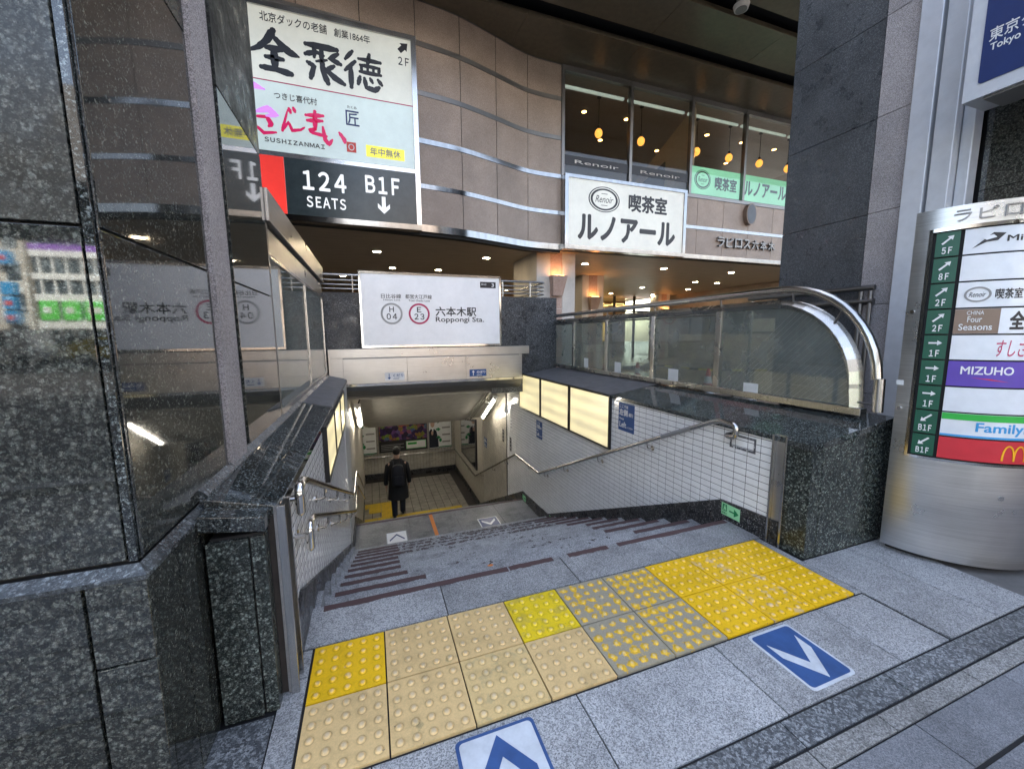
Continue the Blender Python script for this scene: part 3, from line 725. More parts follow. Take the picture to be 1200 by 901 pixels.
# ------------------------------------------------------------------ left stair wall
wl = thing('stair_wall', 'white tiled left-hand stairwell wall with dark skirting and granite coping', 'wall', (-.2, 2.7, 0))
fL = lambda a, b, d=0: Vector((WL-.0018+d, a, b))
MB().prism([(.40, -.3), (.40, .74), (5.02, .74), (5.3, .44), (5.7, .44), (7.52, -.48), (11.5, -.48), (11.5, -3.3), (8, -3.3), (5, -2), (4, -2)], fL, -.2, 0).build('wall_body', M['grout'], wl)
def skl(y):
    P = [(.3, .22), (.71, .24), (4.2, -1.33), (5.18, -1.42), (8.2, -2.9), (12, -2.9)]
    for (a, b), (c, d) in zip(P, P[1:]):
        if y <= c: return b+(d-b)*(y-a)/(c-a)
    return P[-1][1]
tiles(wl, fL, .495, 4.10, -1.6, .76, .1, .05, lambda a, b: b > skl(a)-.05 and b < .74 and not (1.95 < a < 3.95 and .36 < b < .74), M['tile'], CAMP, 260, joint=.010)
rect(fL, 4.11, 4.96, -1.45, .74, -.001, .008, 'wall_panel', M['wallpanel2'], wl)
rect(fL, 4.98, 11.4, -3.05, .44, -.001, .003, 'wall_panel', M['wallpanel'], wl)
MB().prism([(.42, -.05), (.42, .17), (.71, .235), (4.2, -1.35), (5.18, -1.42), (5.18, -1.62), (4.0, -1.62), (.95, -.15)], fL, 0, .018).build('skirting', M['skirt'], wl)
MB().prism([(5.18, -1.62), (5.18, -1.42), (8.2, -2.90), (11.4, -2.90), (11.4, -3.06), (8.2, -3.06)], fL, 0, .018).build('skirting', M['skirt'], wl)
coping(-.283, WL+.012, .832, .772, .40, 1.6, .04, M['g_cap'], 'coping_stone', wl)
coping(-.283, WL+.012, .832, .772, 1.604, 2.6, .04, M['g_cap'], 'coping_stone', wl)
coping(-.283, WL+.014, .840, .780, 2.605, 5.02, .045, M['membrane'], 'coping_sheet', wl)
pl = thing('granite_pier', 'low dark granite pier at the foot of the left stair wall, behind the plinth', 'pier', (-.17, .35, 0))
B(-.262, -.135, .318, .378, 0, .70).build('panel', M['g_pier'], pl, bevel=.002)
B(-.130, -.086, .325, .378, 0, .70).build('panel', M['g_pier'], pl, bevel=.002)
B(-.25, -.09, .335, .40, 0, .71).build('core', M['joint'], pl)
coping(-.275, -.078, .805, .775, .308, .398, .055, M['g_cap'], 'coping_stone', pl)
# stepped granite stringer at the left of the treads
for k in range(10):
    y = Y0+RUN*k; B(WL+.012, WL+.045, y-.03, y+RUN*.62, -RISE*(k+1)-.1, -RISE*k-.035).build('stringer_block', M['g_step'], st)

# ------------------------------------------------------------------ handrails
def smooth_path(P, n=4, r=.05):
    out = []; P = [Vector(p) for p in P]
    out.append(P[0])
    for a, b, c in zip(P, P[1:], P[2:]):
        d1 = (a-b); d2 = (c-b); k = min(r, d1.length*.45, d2.length*.45)
        s = b+d1.normalized()*k; e = b+d2.normalized()*k
        for i in range(n+1):
            t = i/n; out.append(s*(1-t)**2+b*2*t*(1-t)+e*t*t)
    out.append(P[-1]); return out
def bracket(par, wx, x, y, z, r=.007):
    s = 1 if wx > x else -1
    b = MB().tube(smooth_path([(wx, y, z-.075), (x+s*.005, y, z-.075), (x, y, z-.012)], 4, .03), r, 8).build('bracket', M['steel_p'], par, smooth=True)
    MB().tube([(wx, y, z-.075), (wx-s*.007, y, z-.075)], .024, 14).build('wall_plate', M['steel_p'], b, smooth=True)
xr = WR-.07
hr = thing('handrail', 'long stainless steel handrail with hooked end along the right tiled wall', 'handrail', (xr, 2.7, 0))
MB().tube(smooth_path([(WR, .885, .665), (xr-.01, .885, .665), (xr-.01, .80, .665), (xr-.01, .795, .755), (xr-.01, .93, .765), (xr, 1.0, .742), (xr, 4.30, -.775), (xr, 5.36, -.775), (xr, 8.45, -2.25), (xr, 11.2, -2.28)], 6, .055), .0185, 16).build('rail', M['steel'], hr, smooth=True)
B(0, 0, 0, 0, 0, 0)
MB().tube([(xr, 1.22, .642), (xr, 1.55, .49)], .0205, 16).build('braille_sleeve', M['grey'], hr, smooth=True)
rz = lambda y: .742+(y-1.0)*(-.775-.742)/3.3
for y in (1.75, 2.6, 3.45, 4.1): bracket(hr, WR, xr, y, rz(y))
for y in (4.75, 5.25): bracket(hr, WR, xr, y, -.775)
for y in (6.0, 6.9, 7.9): bracket(hr, WR, xr, y, -.775-(y-5.36)*.4773)
for y in (9.2, 10.4): bracket(hr, WR, xr, y, -2.26)
def left_rail(label, dz, y0, xo, r):
    x = WL+xo; t = thing('handrail', label, 'handrail', (x, 2.5, 0))
    z0 = .80+dz
    MB().tube(smooth_path([(x, y0, z0-.11), (x, y0, z0), (x, y0+.10, z0-.01), (x, 4.25, -.70+dz), (x, 5.2, -.70+dz), (x, 8.4, -2.2+dz)], 6, .045), r, 16).build('rail', M['steel_p'], t, smooth=True)
    MB().sphere((x, y0, z0-.11), r, r, r, 12, 8).build('end_cap', M['steel_p'], t, smooth=True)
    for y in (y0+.06, 1.35, 2.05, 2.75, 3.45): bracket(t, WL, x, y, z0-.01-(y-y0-.1)*(z0-.01+.70-dz)/(4.15-y0), .009)
    for y in (4.35, 4.7, 5.1): bracket(t, WL, x, y, -.70+dz, .009)
    MB().tube([(WL, y0+.02, z0-.06), (x, y0+.015, z0-.06)], .011, 10).build('bracket', M['steel_p'], t, smooth=True)
left_rail('upper stainless steel handrail of the pair on the left wall, with curled end', 0, .52, .062, .019)
left_rail('lower stainless steel handrail of the pair on the left wall', -.235, .665, .066, .017)

# ================================================================== LOWER PASSAGE
lf = structure('passage_floor')
B(WL, WR, 8.12, 11.45, ZF-.2, ZF-.006).build('bedding', M['grout'], lf)
B(2.53, WR, 8.12, 11.4, ZF-.01, ZF+.001).build('floor_border', plain('dark_floor_border', (.05, .042, .038), .5), lf)
tiles(lf, ZP(ZF-.006), WL, 2.52, 8.45, 11.1, .2, .2, lambda a, b: not (abs(b-8.6) < .12 and True) or True, M['tile_floor'], CAMP, 0, .006, 0, 'floor_tile', .012)
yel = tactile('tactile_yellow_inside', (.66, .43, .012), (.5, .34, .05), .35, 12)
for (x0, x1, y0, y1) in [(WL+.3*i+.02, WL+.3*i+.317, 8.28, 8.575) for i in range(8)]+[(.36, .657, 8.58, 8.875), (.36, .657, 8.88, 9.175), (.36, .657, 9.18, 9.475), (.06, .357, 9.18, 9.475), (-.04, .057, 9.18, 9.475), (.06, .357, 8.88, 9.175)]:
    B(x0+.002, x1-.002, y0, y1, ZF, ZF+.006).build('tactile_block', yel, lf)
ew = thing('passage_end_wall', 'cream tiled end wall of the underground passage below three posters', 'wall', (1.3, 11.45, ZF))
B(-.7, WR+.4, 11.42, 11.7, -3.3, -.4).build('wall_body', M['grout'], ew)
tiles(ew, YP(11.42), WL-.3, WR, -2.95, -1.0, .10, .15, lambda a, b: b < -1.0, M['tile_far'], None, 0, .006, 1, 'wall_tile')
B(-.4, WR, 11.385, 11.42, -3.06, -2.88).build('skirting', M['skirt'], ew)
cl = thing('passage_ceiling', 'cream sloping ceiling over the lower stairs behind the lintel', 'ceiling', (1.3, 6.5, .4))
MB().prism([(5.28, .42), (5.7, .42), (7.5, -.49), (11.45, -.49), (11.45, -.2), (7.5, -.2), (5.9, .6), (5.28, .6)], lambda a, b, d: Vector((d, a, b)), WL-.01, WR+.02).build('ceiling_slab', M['ceil'], cl)
MB().prism([(5.75, .37), (7.55, -.54), (7.55, -.50), (5.75, .41)], lambda a, b, d: Vector((d, a, b)), .16, 2.28).build('ceiling_panel', M['ceil'], cl)
MB().tube([(.12, 5.70, .40), (.35, 5.66, .43), (1.2, 5.64, .425), (2.5, 5.64, .425)], .008, 8).build('cable', M['rubber'], cl, smooth=True)
MB().tube([(.12, 5.70, .40), (.07, 5.8, .30), (.04, 6.0, .10), (.0, 6.2, -.1)], .01, 8).build('cable', M['rubber'], cl, smooth=True)
for x in (2.30, 2.36, 2.42): MB().tube([(x, 5.75, .36), (x, 7.5, -.53)], .011, 8).build('conduit', M['ceil'], cl, smooth=True)
def tube_light(label, x, ya, za, yb, zb, s):
    t = thing('fluorescent_light', label, 'strip light', (x, (ya+yb)/2, (za+zb)/2)); 
    a, b = Vector((x, ya, za)), Vector((x, yb, zb)); d = (b-a).normalized(); nrm = Vector((0, d.z, -d.y));
    if nrm.z < 0: nrm = -nrm
    f = lambda u, v, w=0: a+d*u+Vector((1, 0, 0))*v+nrm*w
    L = (b-a).length
    MB().prism([(-.04, -.05), (L+.04, -.05), (L+.04, .05), (-.04, .05)], f, .018, .075).build('housing', M['white'], t, bevel=.006)
    MB().tube([a, b], .014, 12).build('tube', M['tube'], t, smooth=True)
    for k in (0, L): MB().prism([(k-.015, -.02), (k+.015, -.02), (k+.015, .02), (k-.015, .02)], f, -.018, .02).build('lamp_holder', M['white'], t)
tube_light('lit fluorescent tube on the sloping ceiling by the right wall', 2.56, 6.08, .15, 7.0, -.41, 1)
tube_light('lit fluorescent tube on the sloping ceiling by the left wall', .05, 5.75, .20, 6.65, -.30, -1)
for x, y in ((.6, 8.9), (2.0, 8.9), (1.3, 10.3)):  # unseen tubes, added to brighten the lower passage
    tube_light(f'unseen fluorescent tube added to brighten the passage, under its flat ceiling {"near the left wall" if x < 1 else "near the right wall" if x > 1.9 else "before the end wall"}', x, y-.4, -.56, y+.4, -.56, 1)
def ccam(label, x, y, z):
    t = thing('security_camera', label, 'camera', (x, y, z))
    MB().cyl((x, y), .055, z, z+.05, 18).build('housing', M['white'], t, smooth=True)
    MB().sphere((x, y, z), .045, .045, .04).build('dome', M['black'], t, smooth=True)
ccam('white dome security camera just under the lintel at the right', 2.50, 6.35, .03)
ccam('white dome security camera at the lower end of the sloping ceiling', 2.52, 7.9, -.56)
MB().tube([(2.72, 5.9, .28), (2.72, 5.9, .05)], .006, 8).build('cable', M['grey'], cl)
B(2.69, 2.76, 5.86, 5.93, -.10, .06).build('junction_box', M['white'], cl, bevel=.004)

# posters on the end wall
f = YP(11.414)
def poster(label, x0, x1, z0, z1):
    t = thing('poster', label, 'poster', ((x0+x1)/2, 11.4, z0))
    rect(f, x0, x1, z0, z1, 0, .03, 'frame', M['steel_dk'], t); return t
def businessman(t, x0, z0, W, H, sheet=True):
    k = .031
    rect(f, x0+.02, x0+W-.02, z0+.02, z0+H-.02, .03, .031, 'sheet', M['paper'], t)
    P = lambda a, b: (x0+W*a, z0+H*b)
    poly(f, [P(.03, .04), P(.42, .04), P(.40, .30), P(.34, .55), P(.24, .62), P(.10, .62), P(.03, .55)], k, k+.002, 'printed_suit', M['trouser'], t)
    disc(f, *P(.18, .78), W*.085, H*.11, k, k+.002, 'printed_head', M['skin'], t, 14)
    poly(f, [P(.08, .80), P(.09, .90), P(.18, .94), P(.27, .90), P(.28, .80), P(.24, .85), P(.12, .85)], k+.002, k+.003, 'printed_hair', M['hair'], t)
    poly(f, [P(.15, .66), P(.22, .66), P(.20, .48), P(.17, .48)], k+.002, k+.003, 'printed_shirt', M['white'], t)
    disc(f, *P(.16, .50), W*.05, H*.07, k+.003, k+.004, 'printed_hand', M['skin'], t, 10)
    for b in (.85, .60, .35): poly(f, arrow(*P(.42, b), 1, 0, W*.20, H*.05, H*.09), k, k+.002, 'printed_arrow', M['dgreen'], t)
    for b in (.88, .64, .42, .20):
        rect(f, *[P(.58, 0)[0], P(.92, 0)[0]], P(0, b-.02)[1], P(0, b+.025)[1], k, k+.002, 'print_line', M['grey'], t)
    disc(f, *P(.50, .26), W*.06, H*.06, k, k+.002, 'printed_mark', M['dgreen'], t, 12)
    rect(f, P(.42, 0)[0], P(.97, 0)[0], P(0, .03)[1], P(0, .06)[1], k, k+.002, 'print_line', M['dgreen'], t)
t = poster('left poster on the passage end wall: man in suit beside green arrows', -.40, .345, -2.26, -1.22); businessman(t, -.40, -2.26, .745, 1.04)
t = poster('right poster on the passage end wall: man in suit beside green arrows', 1.93, 2.69, -2.26, -1.20); businessman(t, 1.93, -2.26, .76, 1.06)
t = poster('wide dark middle poster with purple and coloured artwork', .39, 1.90, -2.24, -1.20)
rect(f, .41, 1.88, -2.22, -1.22, .03, .031, 'sheet', M['black'], t)
def art():
    m, n, b = newmat('poster_artwork')
    v = n.nodes.new('ShaderNodeTexVoronoi'); v.inputs['Scale'].default_value = 9; n.links.new(pos(n), v.inputs['Vector'])
    h = n.nodes.new('ShaderNodeSeparateColor'); n.links.new(v.outputs['Color'], h.inputs[0])
    c = ramp(n, h.outputs[0], [(0, (.015, .008, .03)), (.45, (.04, .015, .10)), (.6, (.15, .06, .22)), (.75, (.32, .13, .04)), (.85, (.17, .26, .03)), (.93, (.05, .10, .3)), (1, (.4, .08, .05))])
    n.links.new(mix(n, .7, c, ramp(n, noise(n, 30, 5), [(.35, .2), (.65, 1.3)]), 'MULTIPLY'), b.inputs['Base Color']); b.inputs['Roughness'].default_value = .3
    return m
rect(f, .42, 1.87, -1.86, -1.22, .031, .033, 'printed_artwork', art(), t)
rect(f, 1.22, 1.84, -2.17, -1.92, .031, .033, 'print_box', M['lgreen'], t); rect(f, 1.24, 1.82, -2.15, -1.94, .033, .034, 'print_box', M['white'], t)
rect(f, 1.27, 1.55, -2.04, -1.97, .034, .035, 'print_line', M['leaf'], t)
for q in range(4): rect(f, .46, 1.15-.1*(q % 2), -2.0-q*.055, -1.98-q*.055, .031, .033, 'print_line', M['grey'], t)
t = thing('handrail', 'stainless handrail along the passage end wall below the posters', 'handrail', (1.2, 11.34, -2.35))
MB().tube([(-.3, 11.34, -2.335), (WR-.03, 11.34, -2.335)], .021, 12).build('rail', M['steel_p'], t, smooth=True)
for x in (.2, 1.2, 2.5): MB().tube([(x, 11.41, -2.38), (x, 11.35, -2.38), (x, 11.34, -2.35)], .008, 8).build('bracket', M['steel_p'], t)

# ================================================================== BACK WALL, SIGN, LINTEL
bw = thing('granite_wall', 'blue-black granite wall behind the station sign at the stair head', 'wall', (1.5, 5.25, .4))
for a, b in ((-.33, .45), (.45, 1.3), (1.3, 2.2), (2.2, 2.82), (2.82, 3.41)):
    B(a+.002, b-.002, 5.10, 5.16, (1.0 if a < 2.2 else .42) if a < 2.82 else .60, 2.035).build('granite_panel', M['g_back'], bw)
B(-.33, 3.405, 5.15, 5.5, .62, 2.03).build('core', M['g_back'], bw)
t = thing('station_sign', 'large white backlit station sign 六本木駅 Roppongi Sta. above the stairs', 'sign', (1.27, 5.05, 1.23))
F = YP(4.985); 
B(.19, 2.345, 4.992, 5.10, 1.232, 2.338).build('box', M['steel'], t)
for q in ((.19, 2.345, 1.232, 1.262), (.19, 2.345, 2.305, 2.338), (.19, .215, 1.262, 2.305), (2.318, 2.345, 1.262, 2.305)):
    rect(F, *q, -.01, .012, 'frame', M['steel_p'], t)
rect(F, .215, 2.318, 1.262, 2.305, -.006, .002, 'face', M['face_lit_white'], t)
for cx, col, a, b, nm in ((.630, 'grey', 'H', '04', 0), (1.033, 'crimson', 'E', '23', 1)):
    ring(F, cx, 1.732, .158, .158, .028, .002, .004, 'line_ring', M[col] if col == 'crimson' else plain('ring_grey', (.38, .38, .37), .4), t)
    text(a, F, cx-.033, cx+.033, 1.755, 1.835, M['ink'], t, .02, .001, .003, fwid=True)
    text(b, F, cx-.075, cx+.075, 1.645, 1.735, M['ink'], t, .02, .001, .003, fwid=True)
text('六本木駅', F, 1.28, 1.93, 1.70, 1.845, M['ink'], t, .02, .001, .003)
text('Roppongi Sta.', F, 1.28, 2.055, 1.59, 1.69, M['ink'], t, .015, .001, .003)
text('日比谷線', F, .49, .775, 1.955, 2.02, M['ink'], t, .01, .001, .003); text('Hibiya Line', F, .52, .76, 1.915, 1.945, M['ink'], t, .005, .001, .003)
text('都営大江戸線', F, .835, 1.23, 1.955, 2.02, M['ink'], t, .01, .001, .003); text('Toei Oedo Line', F, .88, 1.20, 1.915, 1.945, M['ink'], t, .005, .001, .003)
rect(F, 2.00, 2.26, 2.15, 2.245, .002, .003, 'plate', M['ink'], t)
text('出入口', F, 2.02, 2.10, 2.19, 2.225, M['white'], t, .01, .001, .0035); text('3', F, 2.19, 2.23, 2.17, 2.225, M['white'], t, .02, .001, .0035)

t = thing('steel_lintel', 'brushed stainless steel lintel box spanning the stair head under the sign', 'lintel', (1.3, 5.1, .6))
B(-.275, 2.84, 4.985, 5.10, 1.085, 1.215).build('upper_band', M['steel_h'], t, bevel=.002)
B(-.275, -.085, 5.0, 5.10, .62, 1.083).build('side_panel', M['steel_h'], t)
for a, b in ((-.08, .817), (.821, 1.731), (1.735, 2.645)):
    B(a, b, 4.955, 5.0, .705, 1.07).build('face_panel', M['steel_h'], t, bevel=.002)
B(-.083, 2.70, 4.965, 5.28, .69, 1.083).build('box', M['steel_dk'], t)
B(-.085, 2.72, 4.95, 4.963, .665, .70).build('lip', M['steel_p'], t)
MB().prism([(4.955, .688), (5.28, .688), (5.28, .45), (5.12, .50), (4.99, .60)], lambda a, b, d: Vector((d, a, b)), -.06, 2.70).build('under_panel', M['steel_dk'], t)
B(2.648, 2.70, 4.962, 4.98, .70, 1.083).build('end_panel', M['steel_h'], t)
F = YP(4.953)
def small_sign(label, x0, x1, z0, z1, mat, ink, s, en, up_):
    t = thing('direction_sign', label, 'sign', ((x0+x1)/2, 4.95, z0)); H = z1-z0; W = x1-x0
    rect(F, x0, x1, z0, z1, 0, .003, 'plate', M[mat], t)
    poly(F, arrow(x0+W*.22, (z0+z1)/2, 0, 1 if up_ else -1, H*.75, H*.1, H*.28), .003, .004, 'arrow', M[ink], t)
    text(s, F, x0+W*.42, x0+W*.94, z0+H*.42, z0+H*.80, M[ink], t, .02, .001, .0035)
    rect(F, x0+W*.42, x0+W*.72, z0+H*.18, z0+H*.25, .003, .004, 'print_line', M[ink], t)
small_sign('small white sign くだり with down arrow on the lintel', .487, .772, .735, .855, 'white', 'blue', 'くだり', 'Down', False)
small_sign('small blue sign のぼり with up arrow on the lintel', 1.79, 2.07, .742, .855, 'blue', 'white', 'のぼり', 'Up', True)

t = thing('railing', 'steel tube railing on top of the granite wall behind the station sign', 'railing', (1.5, 5.25, 2.03))
for z, r in ((2.30, .019), (2.225, .011), (2.16, .011), (2.10, .011)):
    MB().tube(smooth_path([(-1.2, 5.2, z), (3.22, 5.2, z), (3.22, 6.9 if z < 2.2 else 6.4, z)], 5, .04), r, 12).build('rail', M['steel'], t, smooth=True)
for x in (-.9, .1, 1.0, 1.9, 2.45, 2.95): MB().tube([(x, 5.2, 2.03), (x, 5.2, 2.29)], .013, 10).build('post', M['steel'], t, smooth=True)

# ================================================================== GLASS BALUSTRADE (right)
gb = thing('glass_balustrade', 'stainless steel framed glass balustrade with rounded end on the right coping', 'balustrade', (3.40, 2.8, .85))
X = 3.40; fg = XP(X)
zb = lambda y: .868
posts = [5.36, 4.43, 3.49, 2.53, 1.62]
B(X-.035, X+.035, .42, 5.10, .842, .895).build('bottom_rail', M['steel_tan'], gb, bevel=.004)
RC = .62
inner = [(5.36, 1.625), (1.0, 1.625)]+[(1.08-.0-RC*0+ -math.sin(R(a))*RC*.98, 1.625-RC*(1-math.cos(R(a)))) for a in range(10, 91, 8)]
pts = [(5.38, 1.622), (1.10, 1.628)]+[(1.10-math.sin(R(a))*.60, 1.028+math.cos(R(a))*.60) for a in range(8, 89, 8)]+[(.50, 1.02), (.485, .87)]
MB().tube([Vector((X, a, b)) for a, b in pts], .036, 4).build('top_rail', M['steel_tan'], gb)
MB().tube([Vector((X+.05, a-.01, b+.005)) for a, b in pts[1:]], .026, 4).build('outer_trim', M['steel_tan'], gb)
MB().tube([Vector((X, 5.45, 1.575)), Vector((X, 1.62, 1.575))], .010, 8).build('trim', M['steel_dk'], gb)
for y in posts: B(X-.026, X+.026, y-.030, y+.030, .86, 1.60).build('post', M['steel_tan'], gb, bevel=.003)
hp = [(5.42, 1.722), (1.02, 1.735)]+[(1.02-math.sin(R(a))*.66, 1.075+math.cos(R(a))*.66) for a in range(8, 89, 8)]+[(.345, 1.10), (.34, .885)]
hrail = MB().tube([Vector((X-.01, a, b)) for a, b in hp], .029, 18).build('handrail', M['steel'], gb, smooth=True)
for y in posts+[.95]: MB().tube([(X, y, 1.63), (X-.01, y, 1.72)], .008, 8).build('rail_bracket', M['steel_dk'], gb, smooth=True)
MB().tube([(X, .66, 1.44), (X-.01, .60, 1.55)], .008, 8).build('rail_bracket', M['steel_dk'], gb, smooth=True)
MB().tube([(X, .48, .93), (X-.01, .345, .93)], .006, 8).build('rail_bracket', M['steel_dk'], gb, smooth=True)
edges = posts
for a, b in zip(edges, edges[1:]): rect(fg, b+.02, a-.02, .885, 1.605, -.004, .004, 'pane', M['glass_fence'], gb)
MB().prism([(1.60, .885), (1.60, 1.61)]+[(p[0]+.01, p[1]-.012) for p in pts[1:-1]]+[(.50, .885)], fg, -.004, .004).build('pane', M['glass_fence'], gb)
wires = MB()     # the wires cast in the last pane
for i in range(34):
    c = -.9+i*.05
    # line z = y + c, clipped to the pane
    P = [(y/50., y/50.*-1+2.35+c-.6) for y in range(24, 81)]
    P = [(y, z) for y, z in P if .89 < z < (1.60 if y > 1.1 else 1.02+math.sqrt(max(0, .345-(1.10-y)**2)))]
    if len(P) > 2: wires.tube([Vector((X-.0046, P[0][0], P[0][1])), Vector((X-.0046, P[-1][0], P[-1][1]))], .0005, 4)
wires.build('wire_mesh', M['grey'], gb, kind='stuff')
for y0_, y1_, z0, z1, lb in ((3.15, 3.29, .895, 1.03, 'second white paper taped to the glass from the left'), (2.12, 2.27, .89, 1.02, 'white paper notice taped low on the middle pane of glass'), (1.19, 1.33, .89, .97, 'white paper notice taped to the curved end pane'), (3.98, 4.10, .90, 1.04, 'white paper taped to the glass nearest the station sign')):
    o = rect(XP(X-.006), y0_, y1_, z0, z1, 0, .001, 'paper_notice', M['paper'], None); tagthing(o, lb, 'paper notice')

# ================================================================== LEFT BUILDING
lb_ = thing('granite_building', 'dark polished granite building corner filling the left side of the view', 'building', (-.6, .8, 0))
XB = -.30; YA = .03
zj = [.818, 1.67, 2.55, 3.43, 4.31, 5.19, 6.07, 6.98]
for z0, z1 in zip(zj, zj[1:]):
    for x0, x1 in ((-1.25, -.325), (-2.2, -1.25), (-3.2, -2.2)):
        B(x0+.004, x1-.004, YA, YA+.05, z0+.004, z1-.004).build('granite_panel', M['g_satin' if z0 > 1.6 else 'g_near'], lb_, bevel=.0015)
    B(XB-.05, XB, .052, .742, z0+.004, z1-.004).build('granite_panel', M['g_satin' if z0 > 2 else 'g_side'], lb_, bevel=.0015)
    B(XB-.05, XB, 1.075, 1.835, z0+.004, z1-.004).build('granite_panel', M['g_matt' if z0 > 2 else 'g_side'], lb_, bevel=.0015); B(XB-.05, XB-.02, .97, 1.071, z0-.004, z1-.004).build('groove', M['black'], lb_)
    B(XB-.05, XB+.014, .762, .968, z0-.003, z1-.004).build('rough_granite_strip', M['g_rough'], lb_)
B(-3.2, XB-.012, YA+.02, 1.83, .0, 6.98).build('core', M['joint'], lb_)
B(-.324, -.305, .032, .050, .818, 6.98).build('corner_bead', M['g_cap'], lb_)
B(-.303, -.3015, .044, .0505, .818, 6.98).build('corner_edge', M['g_ledge'], lb_)
# plinth
for x0, x1, z0, z1 in ((-.402, -.277, .005, .548), (-.402, -.277, .554, .785), (-1.3, -.41, .005, .785), (-2.3, -1.305, .005, .785)):
    B(x0, x1, -.002, .03, z0, z1).build('plinth_panel', M['g_near'], lb_, bevel=.002)
B(-.31, -.277, .031, .166, .005, .785).build('plinth_panel', M['g_near'], lb_)
B(-.31, -.277, .172, .42, .005, .785).build('plinth_panel', M['g_near'], lb_)
def ledge(path):     # bevelled top edge of the plinth
    pass
MB().prism([(-2.3, -.005), (-.274, -.005), (-.30, .030), (-2.3, .030)], lambda a, b, d: Vector((a, b, (.792 if b < .01 else .812)-.012+d)), 0, .012).build('ledge', M['g_ledge'], lb_)
MB().prism([(-.3005, .0295), (-.274, -.004), (-.274, .42), (-.3005, .42)], lambda a, b, d: Vector((a, b, (.792 if a > -.29 else .813)-.012+d)), 0, .012).build('ledge', M['g_ledge'], lb_)
MB().prism([(-.302, .424), (-.275, .424), (-.275, 5.0), (-.302, 5.0)], lambda a, b, d: Vector((a, b, (.838 if a > -.29 else .865)-.05+d)), 0, .05).build('ledge', M['g_ledge'], lb_)
# low window wing behind the corner
wg = thing('window_wing', 'low glazed wing with grey metal fascia beside the left coping', 'building', (-.6, 3.4, .85))
B(-.34, -.30, 1.845, 1.885, .865, 2.15).build('corner_post', M['steel_dk'], wg)
for y in (3.37, 4.92): B(-.33, -.29, y-.018, y+.018, .90, 1.93).build('mullion', M['steel'], wg, bevel=.002)
B(-.335, -.293, 1.88, 4.95, .866, .90).build('sill', M['steel'], wg); B(-.335, -.293, 1.88, 4.95, 1.925, 1.95).build('head_frame', M['steel'], wg)
for a, b in ((1.88, 3.35), (3.39, 4.90)): rect(XP(-.305), a, b, .90, 1.925, -.004, .003, 'pane', M['glass_wing'], wg)
f2 = lambda a, b, d=0: Vector((-.30+d, a, b))
rect(f2, 1.86, 5.09, 1.95, 2.13, -.3, -.01, 'fascia', M['steel_h'], wg)
rect(f2, 1.86, 5.09, 2.13, 2.165, -.3, -.03, 'shadow_gap', M['joint'], wg)
rect(f2, 1.86, 5.09, 2.165, 2.37, -.3, .02, 'gutter', M['steel_h'], wg)
B(-2.5, -.6, 1.84, 5.09, 2.12, 2.36).build('roof', M['cem'], wg); B(-2.5, -2.4, 1.84, 5.09, 0, 2.12).build('wall', M['cem'], wg); B(-2.4, -.34, 5.0, 5.09, 0, 2.12).build('wall', M['cem'], wg)
B(-2.5, -.5, 1.9, 5.05, .5, .86).build('floor', M['cem'], wg)
B(-1.3, -1.25, 1.9, 5.05, .86, 2.1).build('blind', M['wallpanel2'], wg)
B(-.62, -.60, 1.95, 2.35, .9, 1.95).build('white_board', M['white'], wg)

# ================================================================== RIGHT PILLAR
rp = thing('granite_pillar', 'tall dark granite building pillar behind the balustrade on the right', 'pillar', (5.4, 1.7, 0))
zj = [0, .79, 1.67, 2.55, 3.43, 4.31, 5.19, 6.07, 6.98]
for z0, z1 in zip(zj, zj[1:]):
    B(5.0, 5.06, 1.412, 2.27, z0+.003, z1-.003).build('granite_panel', M['g_pillar'], rp)
    B(4.985, 5.06, 1.15, 1.400, z0+.003, z1-.003).build('rough_granite_strip', M['g_rough'], rp)
    B(5.06, 5.9, 2.21, 2.27, z0+.003, z1-.003).build('granite_panel', M['g_pillar'], rp)
    for a, b in ((-.1, .70), (-1.0, -.1)): B(5.12, 5.18, a+.004, b-.004, z0+.003, z1-.003).build('granite_panel', M['g_near'], rp)
B(5.05, 5.9, 1.16, 2.22, 0, 6.98).build('core', M['joint'], rp); B(5.17, 5.9, -2.0, 1.2, 0, 6.98).build('core', M['joint'], rp)
wp = thing('sign_frame', 'tall white painted steel posts carrying the blue sign at the right', 'frame', (5.0, .9, 0))
B(4.90, 5.10, .955, 1.11, 0, 6.9).build('post', M['alu'], wp, bevel=.008); B(4.90, 5.10, .795, .93, 0, 6.9).build('post', M['alu'], wp, bevel=.008)
B(4.98, 5.10, .715, .79, 0, 6.9).build('post', M['alu'], wp, bevel=.008)
B(5.0, 5.05, .92, .97, 3.48, 6.9).build('infill_plate', M['alu'], wp)
for z in (2.15, 1.0): MB().tube([(4.97, .95, z), (4.97, .93, z)], .01, 8).build('bolt', M['steel'], wp)
ts = thing('blue_sign_box', 'projecting white framed blue sign 東京 Tokyo high on the right', 'sign', (4.6, 0, 3.05))
B(4.52, 4.80, -1.3, .60, 3.06, 4.4).build('box', M['alu'], ts, bevel=.004)
B(4.53, 4.79, -1.28, .50, 3.045, 3.062).build('underside_panel', M['grey'], ts)
F = XP(4.52)
rect(F, -1.3, .60, 3.06, 4.4, 0, .02, 'frame', M['alu'], ts)
MB().prism(rrect(-1.2, .525, 3.15, 4.35, .02), F, .02, .026).build('face', M['navy'], ts)
text('東京タワー', F, .495, .15, 3.405, 3.49, M['white'], ts, .01, .001, .0262)
text('Tokyo', F, .485, .345, 3.33, 3.39, M['white'], ts, .015, .001, .0262)
